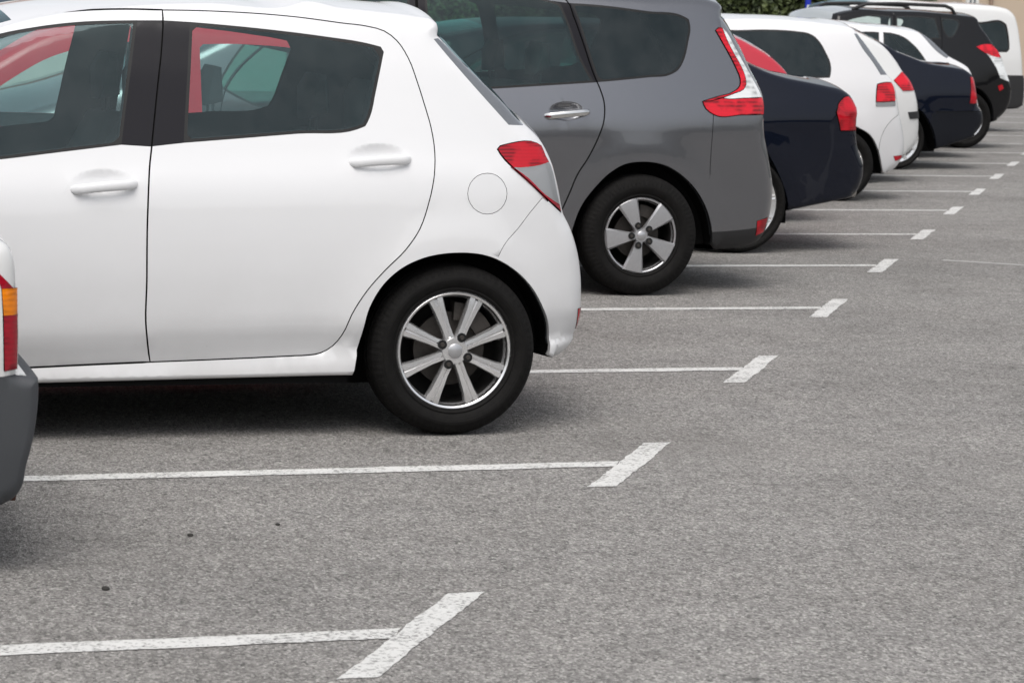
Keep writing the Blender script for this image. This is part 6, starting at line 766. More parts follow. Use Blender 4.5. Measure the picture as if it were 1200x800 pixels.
CARS.append(('off_roader', dict(X=15.339, Y=30.938, **{'paint':"black_paint", 'hw':0.91, 'axles':[0.0,-2.66], 'Rt':0.35, 'Rr':0.235, 'wheel':"multi", 'prof':[[-0.3,0.9],[0.2,0.92],[0.32,0.945],[0.45,0.965],[0.65,0.985],[0.8,1.0],[0.95,0.995],[1.08,0.975],[1.18,0.955],[1.5,0.86],[1.62,0.81],[1.72,0.74],[1.9,0.6]], 'soft':0.06, 'tilt':0.015, 'plan_rear':[-0.45,0.75,2.3,0.16], 'plan_front':[-2.51,-3.51,2.2,0.3], 'flares':[[0,0.35,0.435,0.013,0.08],[-2.66,0.35,0.435,0.013,0.08]], 'r':0.06, 'r_bottom':0.03, 'radii':[[0.25,1.6,0,1.0,0.09],[-5,-2.86,0,1.1,0.09]], 'grid':0.09, 'fstep':0.04, 'ostep':0.05, 'crown':0.035, 'bow':0.11, 'floor':0.28, 'pipe':None, 'strip_mats':{"windscreen":"shaded_glass","rear_window":"privacy_glass"}, 'top':[[-3.36,0.28],[-3.45,0.36],[-3.48,0.38],[-3.46,0.56],[-3.36,0.7],[-3.16,0.8],[-2.55,1.02],[-2.2,1.1],[-1.85,1.29],[-1.7,1.57],[-1.35,1.64],[-1.008,1.633],[-0.556,1.634],[-0.217,1.618],[0.016,1.603],[0.159,1.591],[0.196,1.551],[0.207,1.5],[0.296,1.388],[0.386,1.266],[0.479,1.155],[0.565,0.959],[0.652,0.804],[0.685,0.69],[0.669,0.543],[0.608,0.437],[0.478,0.343]], 'rear_arch':[[0.409,0.32],[0.385,0.491],[0.293,0.636],[0.15,0.732],[-0.02,0.759],[-0.187,0.715],[-0.32,0.606],[-0.397,0.452],[-0.404,0.28]], 'front_arch':[[-2.256,0.28],[-2.264,0.457],[-2.346,0.614],[-2.487,0.722],[-2.66,0.76],[-2.833,0.722],[-2.974,0.614],[-3.056,0.457],[-3.064,0.28]], 'regions':[{"part":"tail_lamp","mat":"bright_red_lens","poly":[[0.121,1.231],[0.222,1.259],[0.334,1.261],[0.429,1.186],[0.476,1.104],[0.387,1.113],[0.263,1.152]],"far":1,"lift":0.006},{"part":"tail_lamp#w","mat":"white_lens","poly":[[0.263,1.152],[0.387,1.113],[0.476,1.104],[0.552,0.94],[0.61,0.816],[0.464,0.856],[0.372,1.02]],"far":1,"lift":0.005,"plabel":"white lower part of the rear lamp"},{"part":"reflector","mat":"red_lens","poly":[[0.433,0.762],[0.495,0.783],[0.527,0.732],[0.465,0.7]],"far":1,"lift":0.005},{"part":"side_window#f","mat":"clear_glass","poly":[[-0.99,1.542],[-0.993,1.515],[-0.995,1.488],[-0.998,1.461],[-1.0,1.434],[-1.003,1.407],[-1.006,1.38],[-1.008,1.353],[-1.011,1.326],[-1.029,1.311],[-1.058,1.31],[-1.087,1.309],[-1.116,1.308],[-1.145,1.307],[-1.175,1.306],[-1.204,1.305],[-1.233,1.304],[-1.262,1.303],[-1.291,1.302],[-1.32,1.301],[-1.349,1.3],[-1.378,1.299],[-1.407,1.298],[-1.437,1.297],[-1.466,1.296],[-1.495,1.296],[-1.524,1.294],[-1.553,1.294],[-1.582,1.292],[-1.611,1.292],[-1.64,1.291],[-1.669,1.29],[-1.699,1.289],[-1.728,1.288],[-1.757,1.287],[-1.786,1.286],[-1.815,1.285],[-1.844,1.284],[-1.873,1.283],[-1.902,1.282],[-1.91,1.299],[-1.889,1.32],[-1.868,1.339],[-1.845,1.358],[-1.822,1.376],[-1.799,1.393],[-1.775,1.409],[-1.751,1.424],[-1.727,1.438],[-1.702,1.45],[-1.676,1.462],[-1.65,1.473],[-1.624,1.484],[-1.597,1.493],[-1.57,1.502],[-1.543,1.51],[-1.516,1.518],[-1.489,1.526],[-1.461,1.533],[-1.433,1.54],[-1.405,1.545],[-1.377,1.55],[-1.348,1.555],[-1.32,1.559],[-1.291,1.562],[-1.262,1.565],[-1.234,1.567],[-1.205,1.568],[-1.176,1.568],[-1.147,1.568],[-1.118,1.568],[-1.09,1.566],[-1.061,1.564],[-1.032,1.562],[-1.004,1.558]],"glass":1,"far":1},{"part":"window_seal#f","mat":"rubber_seal","poly":[[-0.974,1.568],[-0.999,1.298],[-1.96,1.266],[-1.782,1.421],[-1.492,1.54]],"far":1},{"part":"side_window#r","mat":"clear_glass","poly":[[-0.899,1.558],[-0.871,1.56],[-0.843,1.562],[-0.815,1.563],[-0.786,1.565],[-0.758,1.565],[-0.73,1.566],[-0.702,1.566],[-0.674,1.566],[-0.645,1.566],[-0.617,1.565],[-0.589,1.564],[-0.561,1.562],[-0.533,1.56],[-0.508,1.558],[-0.484,1.556],[-0.46,1.554],[-0.435,1.551],[-0.417,1.533],[-0.412,1.506],[-0.406,1.479],[-0.401,1.452],[-0.394,1.424],[-0.388,1.395],[-0.381,1.367],[-0.374,1.338],[-0.382,1.326],[-0.411,1.326],[-0.44,1.325],[-0.468,1.324],[-0.497,1.324],[-0.525,1.323],[-0.554,1.322],[-0.583,1.322],[-0.611,1.321],[-0.64,1.32],[-0.668,1.32],[-0.697,1.319],[-0.726,1.318],[-0.754,1.318],[-0.783,1.317],[-0.811,1.316],[-0.84,1.316],[-0.869,1.315],[-0.897,1.314],[-0.926,1.314],[-0.938,1.325],[-0.935,1.352],[-0.933,1.379],[-0.93,1.406],[-0.927,1.433],[-0.925,1.46],[-0.922,1.487],[-0.92,1.514],[-0.917,1.541]],"glass":1,"far":1},{"part":"window_seal#r","mat":"rubber_seal","poly":[[-0.928,1.569],[-0.532,1.574],[-0.409,1.562],[-0.387,1.455],[-0.353,1.313],[-0.954,1.299]],"far":1},{"part":"side_window#q","mat":"clear_glass","poly":[[-0.301,1.553],[-0.274,1.552],[-0.247,1.55],[-0.22,1.548],[-0.192,1.546],[-0.165,1.544],[-0.138,1.542],[-0.106,1.526],[-0.102,1.495],[-0.112,1.472],[-0.123,1.45],[-0.136,1.428],[-0.149,1.408],[-0.163,1.389],[-0.179,1.371],[-0.195,1.353],[-0.224,1.343],[-0.246,1.346],[-0.275,1.364],[-0.288,1.385],[-0.299,1.407],[-0.308,1.43],[-0.315,1.457],[-0.319,1.484],[-0.32,1.512],[-0.319,1.539]],"glass":1,"far":1},{"part":"window_seal#q","mat":"rubber_seal","poly":[[-0.328,1.569],[-0.11,1.554],[-0.08,1.514],[-0.124,1.421],[-0.202,1.327],[-0.271,1.335],[-0.321,1.426]],"far":1}], 'gaps':[{"line":[[-0.947,1.594],[-0.978,1.278],[-0.968,0.441]],"hw":0.004,"depth":0.01,"closed":False},{"line":[[-0.344,1.61],[-0.344,1.293],[-0.425,0.862]],"hw":0.004,"depth":0.01,"closed":False}], 'strip':[["windscreen",[-2.15,1.12],[-1.42,1.62],1],["rear_window",[0.207,1.5],[0.374,1.276],2]], 'seats':[["front_seat",-1.3,-0.38,0.55,0.36,0.52,True,1.0],["front_seat",-1.3,0.38,0.55,0.36,0.52,True,1.0],["rear_seat",-0.42,0,0.58,0.33,1.3,True,0.85]], 'dash':[-2.0,1.08], 'rails':[-1.436,-0.069], 'railz':1.693, 'label':"black off-roader with silver roof rails and red and white tail lamps", 'cat':"off-roader"})))  # white piece under the red lamp paints a sky reflection on the tail
CARS.append(('white_van', dict(X=17.851, Y=35.586, **{'paint':"old_white_paint", 'hw':0.9, 'axles':[0.0,-2.7], 'Rt':0.31, 'Rr':0.2, 'wheel':"cover", 'prof':[[-0.3,0.93],[0.2,0.94],[0.45,0.965],[0.7,0.99],[0.95,1.0],[1.1,0.99],[1.3,0.965],[1.6,0.925],[1.75,0.9],[1.84,0.86],[2.0,0.8]], 'soft':0.06, 'tilt':0.015, 'plan_rear':[-0.45,0.75,2.3,0.09], 'plan_front':[-2.55,-3.55,2.2,0.3], 'flares':[[0,0.31,0.395,0.013,0.08],[-2.7,0.31,0.395,0.013,0.08]], 'r':0.06, 'r_bottom':0.03, 'radii':[[-1.2,1,1.5,2,0.1]], 'grid':0.09, 'fstep':0.04, 'ostep':0.05, 'crown':0.035, 'bow':0.05, 'floor':0.17, 'pipe':None, 'strip_mats':{"windscreen":"side_glass","rear_bumper":"dark_plastic"}, 'top':[[-3.4,0.2],[-3.49,0.28],[-3.52,0.38],[-3.5,0.56],[-3.4,0.7],[-3.2,0.8],[-2.7,1.04],[-2.35,1.12],[-2.0,1.31],[-1.9,1.71],[-1.55,1.78],[-0.445,1.778],[-0.18,1.779],[0.157,1.77],[0.391,1.752],[0.545,1.714],[0.629,1.645],[0.678,1.503],[0.713,1.264],[0.744,1.025],[0.772,0.809],[0.795,0.798],[0.821,0.544],[0.819,0.375],[0.734,0.338]], 'rear_arch':[[0.37,0.328],[0.332,0.473],[0.241,0.591],[0.11,0.663],[-0.039,0.678],[-0.181,0.632],[-0.294,0.534],[-0.359,0.4],[-0.365,0.25]], 'front_arch':[[-2.335,0.25],[-2.344,0.409],[-2.418,0.549],[-2.545,0.646],[-2.7,0.68],[-2.855,0.646],[-2.982,0.549],[-3.057,0.409],[-3.065,0.25]], 'regions':[{"part":"side_window#r","mat":"tinted_glass","poly":[[-0.316,1.497],[-0.287,1.498],[-0.258,1.498],[-0.23,1.499],[-0.201,1.5],[-0.172,1.5],[-0.143,1.501],[-0.115,1.502],[-0.086,1.503],[-0.057,1.503],[-0.029,1.504],[0.0,1.505],[0.029,1.505],[0.058,1.506],[0.088,1.508],[0.118,1.512],[0.147,1.516],[0.176,1.522],[0.205,1.527],[0.234,1.532],[0.261,1.536],[0.288,1.539],[0.313,1.54],[0.338,1.539],[0.36,1.535],[0.382,1.529],[0.403,1.518],[0.418,1.509],[0.433,1.499],[0.441,1.495],[0.446,1.475],[0.453,1.449],[0.459,1.423],[0.465,1.397],[0.47,1.37],[0.474,1.344],[0.477,1.317],[0.48,1.292],[0.482,1.267],[0.483,1.242],[0.484,1.217],[0.484,1.192],[0.478,1.173],[0.464,1.159],[0.44,1.152],[0.41,1.151],[0.381,1.151],[0.351,1.15],[0.321,1.149],[0.292,1.149],[0.262,1.148],[0.232,1.147],[0.202,1.147],[0.173,1.146],[0.143,1.146],[0.113,1.145],[0.083,1.145],[0.054,1.145],[0.025,1.144],[-0.004,1.144],[-0.032,1.144],[-0.061,1.143],[-0.09,1.143],[-0.118,1.143],[-0.147,1.143],[-0.176,1.143],[-0.205,1.142],[-0.233,1.142],[-0.262,1.142],[-0.291,1.142],[-0.319,1.142],[-0.318,1.141],[-0.318,1.171],[-0.318,1.201],[-0.317,1.23],[-0.317,1.26],[-0.317,1.289],[-0.317,1.319],[-0.317,1.349],[-0.316,1.378],[-0.316,1.408],[-0.316,1.437],[-0.316,1.467],[-0.316,1.496]],"glass":1,"far":1},{"part":"window_seal#r","mat":"rubber_seal","poly":[[-0.345,1.526],[0.057,1.536],[0.417,1.545],[0.466,1.51],[0.507,1.32],[0.514,1.165],[0.471,1.123],[0.054,1.115],[-0.348,1.112]],"far":1},{"part":"side_window#f","mat":"tinted_glass","poly":[[-0.468,1.465],[-0.468,1.435],[-0.468,1.406],[-0.469,1.376],[-0.469,1.347],[-0.469,1.317],[-0.469,1.288],[-0.469,1.258],[-0.47,1.228],[-0.47,1.199],[-0.47,1.169],[-0.47,1.14],[-0.471,1.138],[-0.5,1.135],[-0.529,1.134],[-0.557,1.132],[-0.586,1.131],[-0.614,1.129],[-0.643,1.129],[-0.672,1.128],[-0.7,1.128],[-0.729,1.127],[-0.758,1.128],[-0.786,1.128],[-0.815,1.129],[-0.843,1.129],[-0.872,1.131],[-0.901,1.132],[-0.93,1.134],[-0.959,1.135],[-0.989,1.138],[-1.018,1.14],[-1.047,1.143],[-1.055,1.152],[-1.042,1.176],[-1.027,1.199],[-1.012,1.221],[-0.997,1.244],[-0.982,1.266],[-0.965,1.288],[-0.949,1.309],[-0.932,1.33],[-0.914,1.351],[-0.897,1.37],[-0.879,1.389],[-0.861,1.408],[-0.843,1.427],[-0.824,1.445],[-0.805,1.463],[-0.794,1.475],[-0.775,1.475],[-0.747,1.476],[-0.719,1.478],[-0.69,1.479],[-0.662,1.481],[-0.634,1.483],[-0.606,1.484],[-0.577,1.486],[-0.549,1.488],[-0.521,1.489],[-0.492,1.491]],"glass":1,"far":1},{"part":"window_seal#f","mat":"rubber_seal","poly":[[-0.438,1.524],[-0.44,1.11],[-0.873,1.101],[-1.108,1.119],[-0.937,1.37],[-0.805,1.503]],"far":1},{"part":"rear_bumper","mat":"dark_plastic","poly":[[0.36,0.803],[1.5,0.803],[1.5,0.1],[0.36,0.1]],"far":1}], 'strip':[["windscreen",[-2.3,1.14],[-1.6,1.76],1],["rear_bumper",[0.78,0.797],[0.734,0.338],0]], 'seats':[], 'label':"white van with black-edged side window and dark lower bumper, beyond the black off-roader", 'cat':"van"})))
# ---------------------------------------------------------------- wheel designs (fractions of the rim radius)
WHEELS = {
 'eight': dict(n=8, a0=21.5, sec=[(0.20, 0.085, 0.006, 0), (0.45, 0.088, 0.010, 0), (0.75, 0.115, 0.010, 0), (0.945, 0.150, 0.014, 0)], groove=0.005, hub=0.25, cap=0.125, lugs=4, lug0=64, lugr=0.25),
 'paddle': dict(n=5, a0=42, sec=[(0.12, 0.085, 0.006, 0), (0.30, 0.125, 0.005, 0), (0.68, 0.225, 0.000, 0.0), (0.955, 0.30, 0.004, 0.0)], groove=-0.001, hub=0.20, cap=0.12, lugs=5, lug0=38, lugr=0.27, lugs_r=1.15, mat='alloy_grey'),
 'multi': dict(n=10, a0=10, sec=[(0.20, 0.06, 0.02, 0), (0.6, 0.06, 0.008, 0), (0.95, 0.085, 0.008, 0)], groove=0.0, hub=0.22, cap=0.15, lip=0.86),
 'cover': dict(n=7, a0=10, sec=[(0.20, 0.16, 0.006, 0), (0.6, 0.19, 0.002, 0), (0.93, 0.25, 0.006, 0)], groove=0.0, hub=0.3, cap=0.16),
}
make_materials()
glass('clear_glass', (0.86, 0.93, 0.91))
plain('bumper_dark', (0.006, 0.0075, 0.012), 0.45, coat=0.2, spec=0.2)
glass('dark_glass', (0.20, 0.27, 0.27))
plain('black_glass', (0.16, 0.17, 0.185), 0.12, coat=0.6, var=0.15, scale=30)  # base colour lifted to grey for the glancing reflection on dark rear glass

# ---------------------------------------------------------------- setting
H = 1.5
L0 = np.array([1.7756, 6.2442]); LS = np.array([1.38911, 2.28447])    # first T mark and the step to the next bay

def ground_material():
    m, t, b = new_mat('asphalt')
    p = t.pos()
    st = t.add('ShaderNodeVectorMath', operation='MULTIPLY'); t.l.new(p, st.inputs[0]); st.inputs[1].default_value = (1.0, 0.62, 1.0)
    pv = st.outputs[0]
    vo = t.add('ShaderNodeTexVoronoi', Scale=180.0); t.l.new(pv, vo.inputs['Vector'])
    v2 = t.add('ShaderNodeTexVoronoi', Scale=85.0); t.l.new(pv, v2.inputs['Vector'])
    sep = t.add('ShaderNodeSeparateColor'); t.l.new(vo.outputs['Color'], sep.inputs[0])
    sp2 = t.add('ShaderNodeSeparateColor'); t.l.new(v2.outputs['Color'], sp2.inputs[0])
    g1 = t.ramp(sep.outputs[0], [(0.0, 0.075), (0.2, 0.165), (0.6, 0.262), (0.85, 0.38), (1.0, 0.58)])
    g2 = t.ramp(sp2.outputs[0], [(0.0, 0.09), (0.3, 0.22), (0.8, 0.305), (1.0, 0.44)])
    g = t.mix(0.40, g1, g2)
    big = t.noise(0.55, 6, 0.6, p); mid = t.noise(5.0, 5, 0.65, p)
    tone = t.math('ADD', t.math('MULTIPLY', t.math('SUBTRACT', big, 0.5), 0.55), t.math('MULTIPLY', t.math('SUBTRACT', mid, 0.5), 0.45))
    g = t.mix(1.0, g, t.ramp(t.math('ADD', tone, 0.5), [(0.2, 0.62), (0.8, 1.36)]), 'MULTIPLY')
    tint = t.mix(t.noise(1.3, 3, 0.5, p), (1.05, 1.0, 0.935), (1.03, 0.995, 0.95))
    g = t.mix(1.0, g, tint, 'MULTIPLY')
    sm = t.noise(2.3, 4, 0.5, p)                                   # oil drips and old dark spots
    spots = t.add('ShaderNodeTexVoronoi', Scale=1.1); t.l.new(p, spots.inputs['Vector'])
    drop = t.ramp(t.math('ADD', spots.outputs['Distance'], t.math('MULTIPLY', t.math('SUBTRACT', mid, 0.5), 0.05)), [(0.018, 1.0), (0.034, 0.0)])
    g = t.mix(t.math('MULTIPLY', drop, 0.55), g, (0.035, 0.033, 0.032))
    stain = t.ramp(t.noise(0.9, 5, 0.7, p, 0.6), [(0.56, 0.0), (0.70, 1.0)])                 # broad old oil stains
    g = t.mix(t.math('MULTIPLY', stain, 0.30), g, (0.095, 0.088, 0.082))
    pale = t.ramp(t.noise(0.38, 5, 0.65, p, 0.4), [(0.55, 0.0), (0.72, 1.0)])
    g = t.mix(t.math('MULTIPLY', pale, 0.22), g, (0.34, 0.325, 0.305))
    t.set(b, 'Base Color', g)
    b.inputs['Roughness'].default_value = 0.88; b.inputs['Specular IOR Level'].default_value = 0.25
    hgt = t.math('ADD', t.math('MULTIPLY', sep.outputs[1], 0.6), vo.outputs['Distance'])
    t.set(b, 'Normal', t.bump(hgt, 0.75, 0.007))
    return m

def line_material():
    m, t, b = new_mat('road_paint')
    p = t.pos()
    n = t.noise(60, 5, 0.7, p); n2 = t.noise(7, 4, 0.6, p)
    vo = t.add('ShaderNodeTexVoronoi', Scale=120.0); t.l.new(p, vo.inputs['Vector'])
    sep = t.add('ShaderNodeSeparateColor'); t.l.new(vo.outputs['Color'], sep.inputs[0])
    worn = t.math('ADD', t.math('ADD', t.math('MULTIPLY', n, 0.55), t.math('MULTIPLY', n2, 0.35)), t.math('MULTIPLY', sep.outputs[0], 0.22))
    k = t.ramp(worn, [(0.585, 0.0), (0.70, 1.0)])
    white = t.mix(n2, (0.70, 0.695, 0.67), (0.55, 0.545, 0.525))
    t.set(b, 'Base Color', t.mix(k, white, (0.21, 0.205, 0.195)))
    b.inputs['Roughness'].default_value = 0.8
    t.set(b, 'Normal', t.bump(t.math('ADD', sep.outputs[1], n), 0.3, 0.004))
    return m
ground_material(); line_material()

def sheet(name, x0, x1, y0, y1, z, mat):
    return mesh_obj(name, [(x0, y0, z), (x1, y0, z), (x1, y1, z), (x0, y1, z)], [(0, 1, 2, 3)], mat, smooth=False)
tag(sheet('car_park_ground', -400, 500, -300, 900, 0, 'asphalt'), kind='structure')

def ragged(poly, z, name, step=0.02, amp=0.0032, seed=0):
    """painted shape with a slightly uneven edge"""
    rnd = random.Random(seed); V = []
    n = len(poly)
    for i in range(n):
        a = Vector(poly[i]); c = Vector(poly[(i + 1) % n]); k = max(1, int((c - a).length / step))
        d = (c - a).normalized(); nn = Vector((-d.y, d.x)); off = 0
        for q in range(k):
            p = a + (c - a) * q / k
            off = 0.7 * off + rnd.uniform(-amp, amp)
            V.append((*(p + nn * (off if 0 < q else 0)), z))
    bm = bmesh.new(); vs = [bm.verts.new(v) for v in V]; f = bm.faces.new(vs)
    bmesh.ops.triangulate(bm, faces=[f])
    me = bpy.data.meshes.new(name); bm.to_mesh(me); bm.free()
    me.materials.append(MATS['road_paint'])
    return link(bpy.data.objects.new(name, me))
row = Vector(LS).normalized(); bay = Vector((1, 0))
for k in range(-1, 18):
    c = Vector(L0 + LS * k)
    hl = 0.485; hwid = 0.050
    o = ragged([c - row * hl - bay * hwid, c - row * hl + bay * hwid, c + row * hl + bay * hwid, c + row * hl - bay * hwid], 0.002, 'bay_marking', seed=k)
    tag(o, kind='structure')
    o2 = ragged([c + bay * (-5.0) + Vector((0, -0.05)), c + bay * (-hwid - .02) + Vector((0, -0.05)), c + bay * (-hwid + .025) + Vector((0, 0.05)), c + bay * (-5.0) + Vector((0, 0.05))], 0.0024, 'bay_line', seed=50 + k)
    tag(o2, kind='structure')

plain('faded_paint', (0.36, 0.35, 0.335), 0.88, var=0.3, scale=9)
fa, fb = Vector((7.91, 15.73)), Vector((8.31, 15.38))
fd_ = (fb - fa).normalized(); fn_ = Vector((-fd_.y, fd_.x)) * 0.045; fb = fa + fd_ * 9
o = mesh_obj('faded_line', [(*(fa - fn_), 0.002), (*(fb - fn_), 0.002), (*(fb + fn_), 0.002), (*(fa + fn_), 0.002)], [(0, 1, 2, 3)], 'faded_paint', smooth=False); tag(o, kind='structure')
# ---------------------------------------------------------------- cars
for n, sp in CARS:
    root = empty(n, (sp['X'], sp['Y'], 0))
    tag(root, sp.get('label', 'car'), sp.get('cat', 'car'), sp.get('group', 'cars parked in the row of angled bays'))
    build_car(sp, root)
    if sp.get('rails'):
        for sd in (-1, 1):
            x0, x1 = sp['rails']; b = MB()
            zz = sp['railz']
            b.tube([(x0, sd * 0.60, zz - 0.05), (x0 + 0.18, sd * 0.60, zz + 0.015), (x0 + 0.6, sd * 0.60, zz + 0.03), (x1 - 0.14, sd * 0.60, zz + 0.02), (x1 - 0.05, sd * 0.60, zz - 0.01), (x1, sd * 0.60, zz - 0.08)], 0.022, 8)
            b.build('roof_rail', 'dark_plastic', root, 60)
    if sp.get('tow'):
        b = MB(); x, z = sp['tow']
        b.tube([(x - 0.35, -0.55, z + 0.03), (x - 0.05, -0.55, z + 0.01), (x + 0.03, -0.55, z)], [0.02, 0.02, 0.016], 10)
        b.build('tow_hook', 'rusty_steel', root, 60)

for i, (x, y, r_) in enumerate([(1.12, 6.86, 0.011), (1.47, 7.53, 0.009), (1.75, 7.65, 0.007)]):
    bm = bmesh.new(); bmesh.ops.create_icosphere(bm, subdivisions=2, radius=r_)
    for v in bm.verts: v.co *= 1 + 0.35 * noise.noise(v.co * 60 + Vector((i * 7, 0, 0))); v.co.z *= 0.6
    me = bpy.data.meshes.new('pebble'); bm.to_mesh(me); bm.free(); me.materials.append(MATS['pebble_stone'])
    o = link(bpy.data.objects.new('pebble', me)); o.location = (x, y, r_ * 0.45)
    tag(o, 'small dark pebble lying on the asphalt between the two nearest bay lines', 'pebble', 'loose pebbles on the asphalt')

# ---------------------------------------------------------------- hedge, walls, post beyond the row
m_, t_, b_ = new_mat('leaves')
oi = t_.pos()
lv = t_.add('ShaderNodeTexVoronoi', Scale=9.0); t_.l.new(oi, lv.inputs['Vector'])
ls = t_.add('ShaderNodeSeparateColor'); t_.l.new(lv.outputs['Color'], ls.inputs[0])
t_.set(b_, 'Base Color', t_.mix(ls.outputs[0], t_.mix(t_.noise(0.8, 3, 0.5, oi), (0.020, 0.032, 0.014), (0.055, 0.075, 0.030)), (0.11, 0.14, 0.045)))
b_.inputs['Roughness'].default_value = 0.55
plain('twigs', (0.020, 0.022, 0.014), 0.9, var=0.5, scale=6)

def hedge(name, x0, x1, y, z1, depth, leaf, n, seed, face=-1):
    """clipped hedge: uneven dark core with separate leaves standing off it"""
    rnd = random.Random(seed); b = MB()
    nx = int((x1 - x0) / 0.6) + 1; nz = int(z1 / 0.5) + 1
    def bulge(x, z): return 0.45 * noise.noise(Vector((x * 0.45, z * 0.6, seed))) + 0.2 * noise.noise(Vector((x * 1.7, z * 1.9, seed + 9)))
    def topz(x): return z1 + 0.35 * noise.noise(Vector((x * 0.35, 3.3, seed))) + 0.15 * noise.noise(Vector((x * 1.4, 7.3, seed)))
    V = []; F = []
    for i in range(nx + 1):
        x = x0 + (x1 - x0) * i / nx; tz = topz(x)
        for j in range(nz + 1):
            z = tz * j / nz; V.append((x, y + face * (bulge(x, z) - 0.15), z))
        V.append((x, y - face * depth, tz)); V.append((x, y - face * depth, 0))
    k = nz + 3
    for i in range(nx):
        for j in range(k - 1): F.append((i * k + j, (i + 1) * k + j, (i + 1) * k + j + 1, i * k + j + 1))
    F.append(tuple(range(k))); F.append(tuple(nx * k + j for j in range(k)))
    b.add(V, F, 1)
    LV = []; LF = []
    for q in range(n):
        x = rnd.uniform(x0, x1); tz = topz(x); z = tz * (1 - rnd.random() ** 1.3 * 1.0) + rnd.uniform(-.1, .12)
        p = Vector((x, y + face * (bulge(x, z) + rnd.uniform(-0.12, 0.10)), z))
        nn = Vector((rnd.gauss(0, .7), face * abs(rnd.gauss(.6, .5)), rnd.gauss(0.5, .6))).normalized()
        a = nn.orthogonal().normalized(); c = nn.cross(a); th = rnd.uniform(0, 6.28)
        a, c = a * math.cos(th) + c * math.sin(th), c * math.cos(th) - a * math.sin(th)
        l = leaf * rnd.uniform(.6, 1.4); w_ = l * rnd.uniform(.35, .6)
        s_ = len(LV); LV += [p - a * l, p + c * w_ + nn * 0.15 * l, p + a * l, p - c * w_ + nn * 0.15 * l]; LF.append((s_, s_ + 1, s_ + 2, s_ + 3))
    b.add(LV, LF, 0)
    me = bpy.data.meshes.new(name); me.from_pydata([tuple(v) for v in b.V], [], b.F)
    me.materials.append(MATS['leaves']); me.materials.append(MATS['twigs']); me.polygons.foreach_set('material_index', b.M); me.update()
    return link(bpy.data.objects.new(name, me))
tag(hedge('hedge', 4.0, 27.3, 55.0, 3.6, 1.5, 0.085, 42000, 3), 'tall dark green hedge standing beyond the parked row', 'hedge')
tag(hedge('unseen_treeline', -70, 70, -18.0, 3.4, 2.5, 0.2, 14000, 5, face=1), kind='structure')  # out of view behind the camera, added to darken reflections and side fill

plain('beige_render', (0.52, 0.42, 0.32), 0.9, var=0.10, scale=3)
plain('pale_render', (0.66, 0.66, 0.63), 0.9, var=0.08, scale=2)
plain('white_frame', (0.72, 0.72, 0.70), 0.6)
plain('window_pane', (0.10, 0.13, 0.17), 0.08)
plain('drainpipe', (0.28, 0.20, 0.15), 0.6)
plain('roof_tiles', (0.26, 0.10, 0.06), 0.8, var=0.3, scale=4)
plain('blue_paint', (0.010, 0.030, 0.42), 0.35, coat=0.3)

def house(name, x0, x1, y, h, depth, wall, wins, pipe=None):
    r = empty(name, ((x0 + x1) / 2, y, 0)); cx = (x0 + x1) / 2
    b = MB(); b.box((0, depth / 2, h / 2), (x1 - x0, depth, h)); b.build('wall', wall, r, 0)
    b = MB(); b.prism([(-(x1 - x0) / 2 - 0.4, h), ((x1 - x0) / 2 + 0.4, h), ((x1 - x0) / 2 - 1.2, h + 1.8), (-(x1 - x0) / 2 + 1.2, h + 1.8)], -0.4, depth + 0.4); b.build('roof', 'roof_tiles', r, 0)
    for (wx, wz, ww, wh) in wins:
        b = MB(); t = 0.09
        for dx, dz, sx, sz in ((-ww / 2, 0, t, wh), (ww / 2, 0, t, wh), (0, 0, 0.05, wh - t)): b.box((wx - cx + dx, -0.03, wz + dz), (sx, 0.12, sz))
        for dz in (-wh / 2, wh / 2): b.box((wx - cx, -0.035, wz + dz), (ww + t, 0.13, t))
        f = b.build('window', 'white_frame', r, 0)
        g = MB(); g.box((wx - cx, -0.005, wz), (ww - t, 0.03, wh - t)); g.build('pane', 'window_pane', f, 0)
    for px in pipe or []:
        b = MB(); b.tube([(px - cx, -0.08, 0), (px - cx, -0.08, h)], 0.06, 8); b.build('drainpipe', 'drainpipe', r)
    return r
HX = [35.44, 35.73, 0.29, 36.31, 10.76]
o = house('beige_house', HX[0], HX[0] + 11, 70.0, 6.2, 8, 'beige_render', [(HX[1], 2.55, HX[2], 1.3), (HX[1] + 3.4, 2.55, 1.0, 1.3), (HX[1] + 6.4, 2.55, 1.0, 1.3), (HX[1], 4.9, 0.9, 1.2), (HX[1] + 3.4, 4.9, 0.9, 1.2)], [HX[3]])
tag(o, 'beige rendered house behind the white van, right of the hedge', 'house')
o = house('pale_house', HX[4] - 17, HX[4], 47.0, 5.5, 8, 'pale_render', [(HX[4] - 1.6 - 3.1 * i, z, 1.1, 1.4) for i in range(5) for z in (1.6, 4.2)])
tag(o, 'pale house glimpsed through the front windows of the white hatchback', 'house')
b = MB(); b.tube([(0, 0, 0), (0, 0, 4.2)], 0.058, 14); b.lathe([(0.0, 4.25), (0.05, 4.24), (0.066, 4.2), (0.066, 4.16)], 14, 'Z')
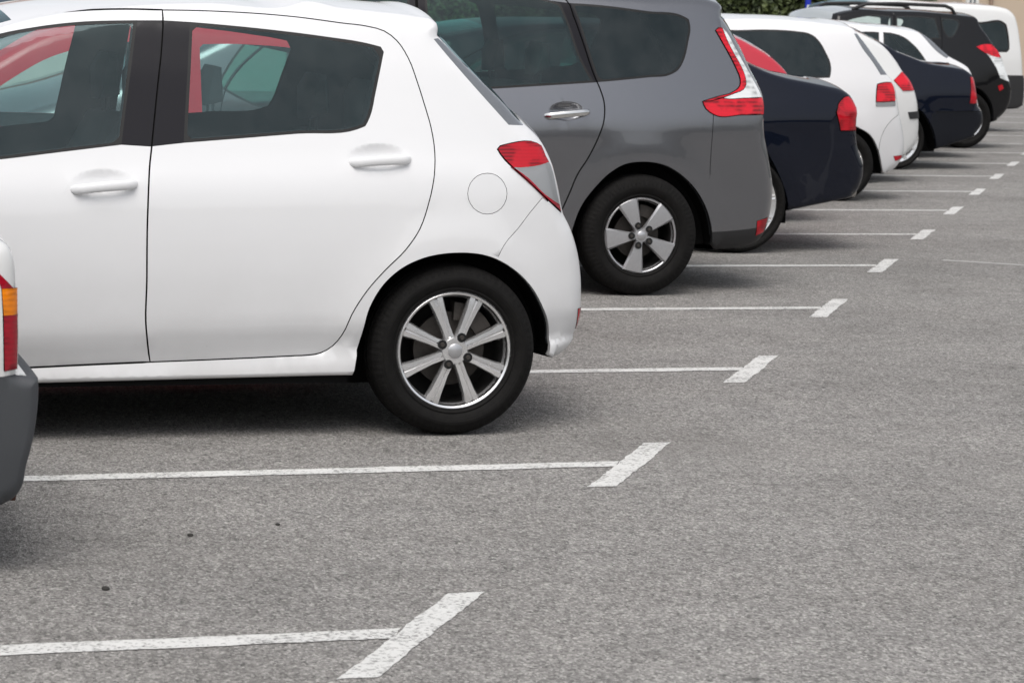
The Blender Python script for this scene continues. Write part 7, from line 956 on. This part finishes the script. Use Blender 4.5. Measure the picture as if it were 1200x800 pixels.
o = b.build('sign_post', 'blue_paint'); o.location = (21.95, 50.0, 0); tag(o, 'blue round post in front of the dark green hedge', 'post')

# ---------------------------------------------------------------- light, sky, camera
w = bpy.data.worlds.new('World'); scene.world = w; w.use_nodes = True
nt = NT(w.node_tree); bg = nt.n['Background']
sky = nt.n.new('ShaderNodeTexSky'); sky.sky_type = 'NISHITA'; sky.sun_disc = False
SUN_EL, SUN_AZ = 60.0, 205.0
sky.sun_elevation = R(SUN_EL); sky.sun_rotation = R(SUN_AZ); sky.dust_density = 4.0; sky.air_density = 1.0; sky.ozone_density = 1.0
hs = nt.n.new('ShaderNodeHueSaturation'); hs.inputs['Saturation'].default_value = 0.30
nt.l.new(sky.outputs[0], hs.inputs['Color']); nt.l.new(hs.outputs[0], bg.inputs['Color'])
bg.inputs['Strength'].default_value = 0.15
sun = bpy.data.lights.new('sun', 'SUN'); sun.energy = 1.0; sun.angle = R(40); sun.color = (1.0, 0.97, 0.93)
so = link(bpy.data.objects.new('sun', sun))
d = Vector((math.sin(R(SUN_AZ)) * math.cos(R(SUN_EL)), math.cos(R(SUN_AZ)) * math.cos(R(SUN_EL)), math.sin(R(SUN_EL))))
so.rotation_euler = (-d).to_track_quat('-Z', 'Y').to_euler(); so.location = d * 50

cd = bpy.data.cameras.new('camera'); co = link(bpy.data.objects.new('camera', cd))
right, up, fwd = [Vector(v) for v in ([0.952996, -0.301737, 0.027456], [0.010178, 0.122449, 0.992423], [0.302813, 0.945495, -0.119764])]
m = Matrix((right, up, -fwd)).transposed().to_4x4(); m.translation = Vector((0, 0, H))
co.matrix_world = m
cd.sensor_width = 36; cd.sensor_fit = 'HORIZONTAL'; cd.lens = 36 * 3200 / 1200; cd.clip_end = 3000; cd.clip_start = 0.1
scene.camera = co
cd.dof.use_dof = True; cd.dof.focus_distance = 9.8; cd.dof.aperture_fstop = 11
scene.view_settings.view_transform = 'Standard'; scene.view_settings.look = 'None'; scene.view_settings.gamma = 1.0
scene.view_settings.exposure = 0.24
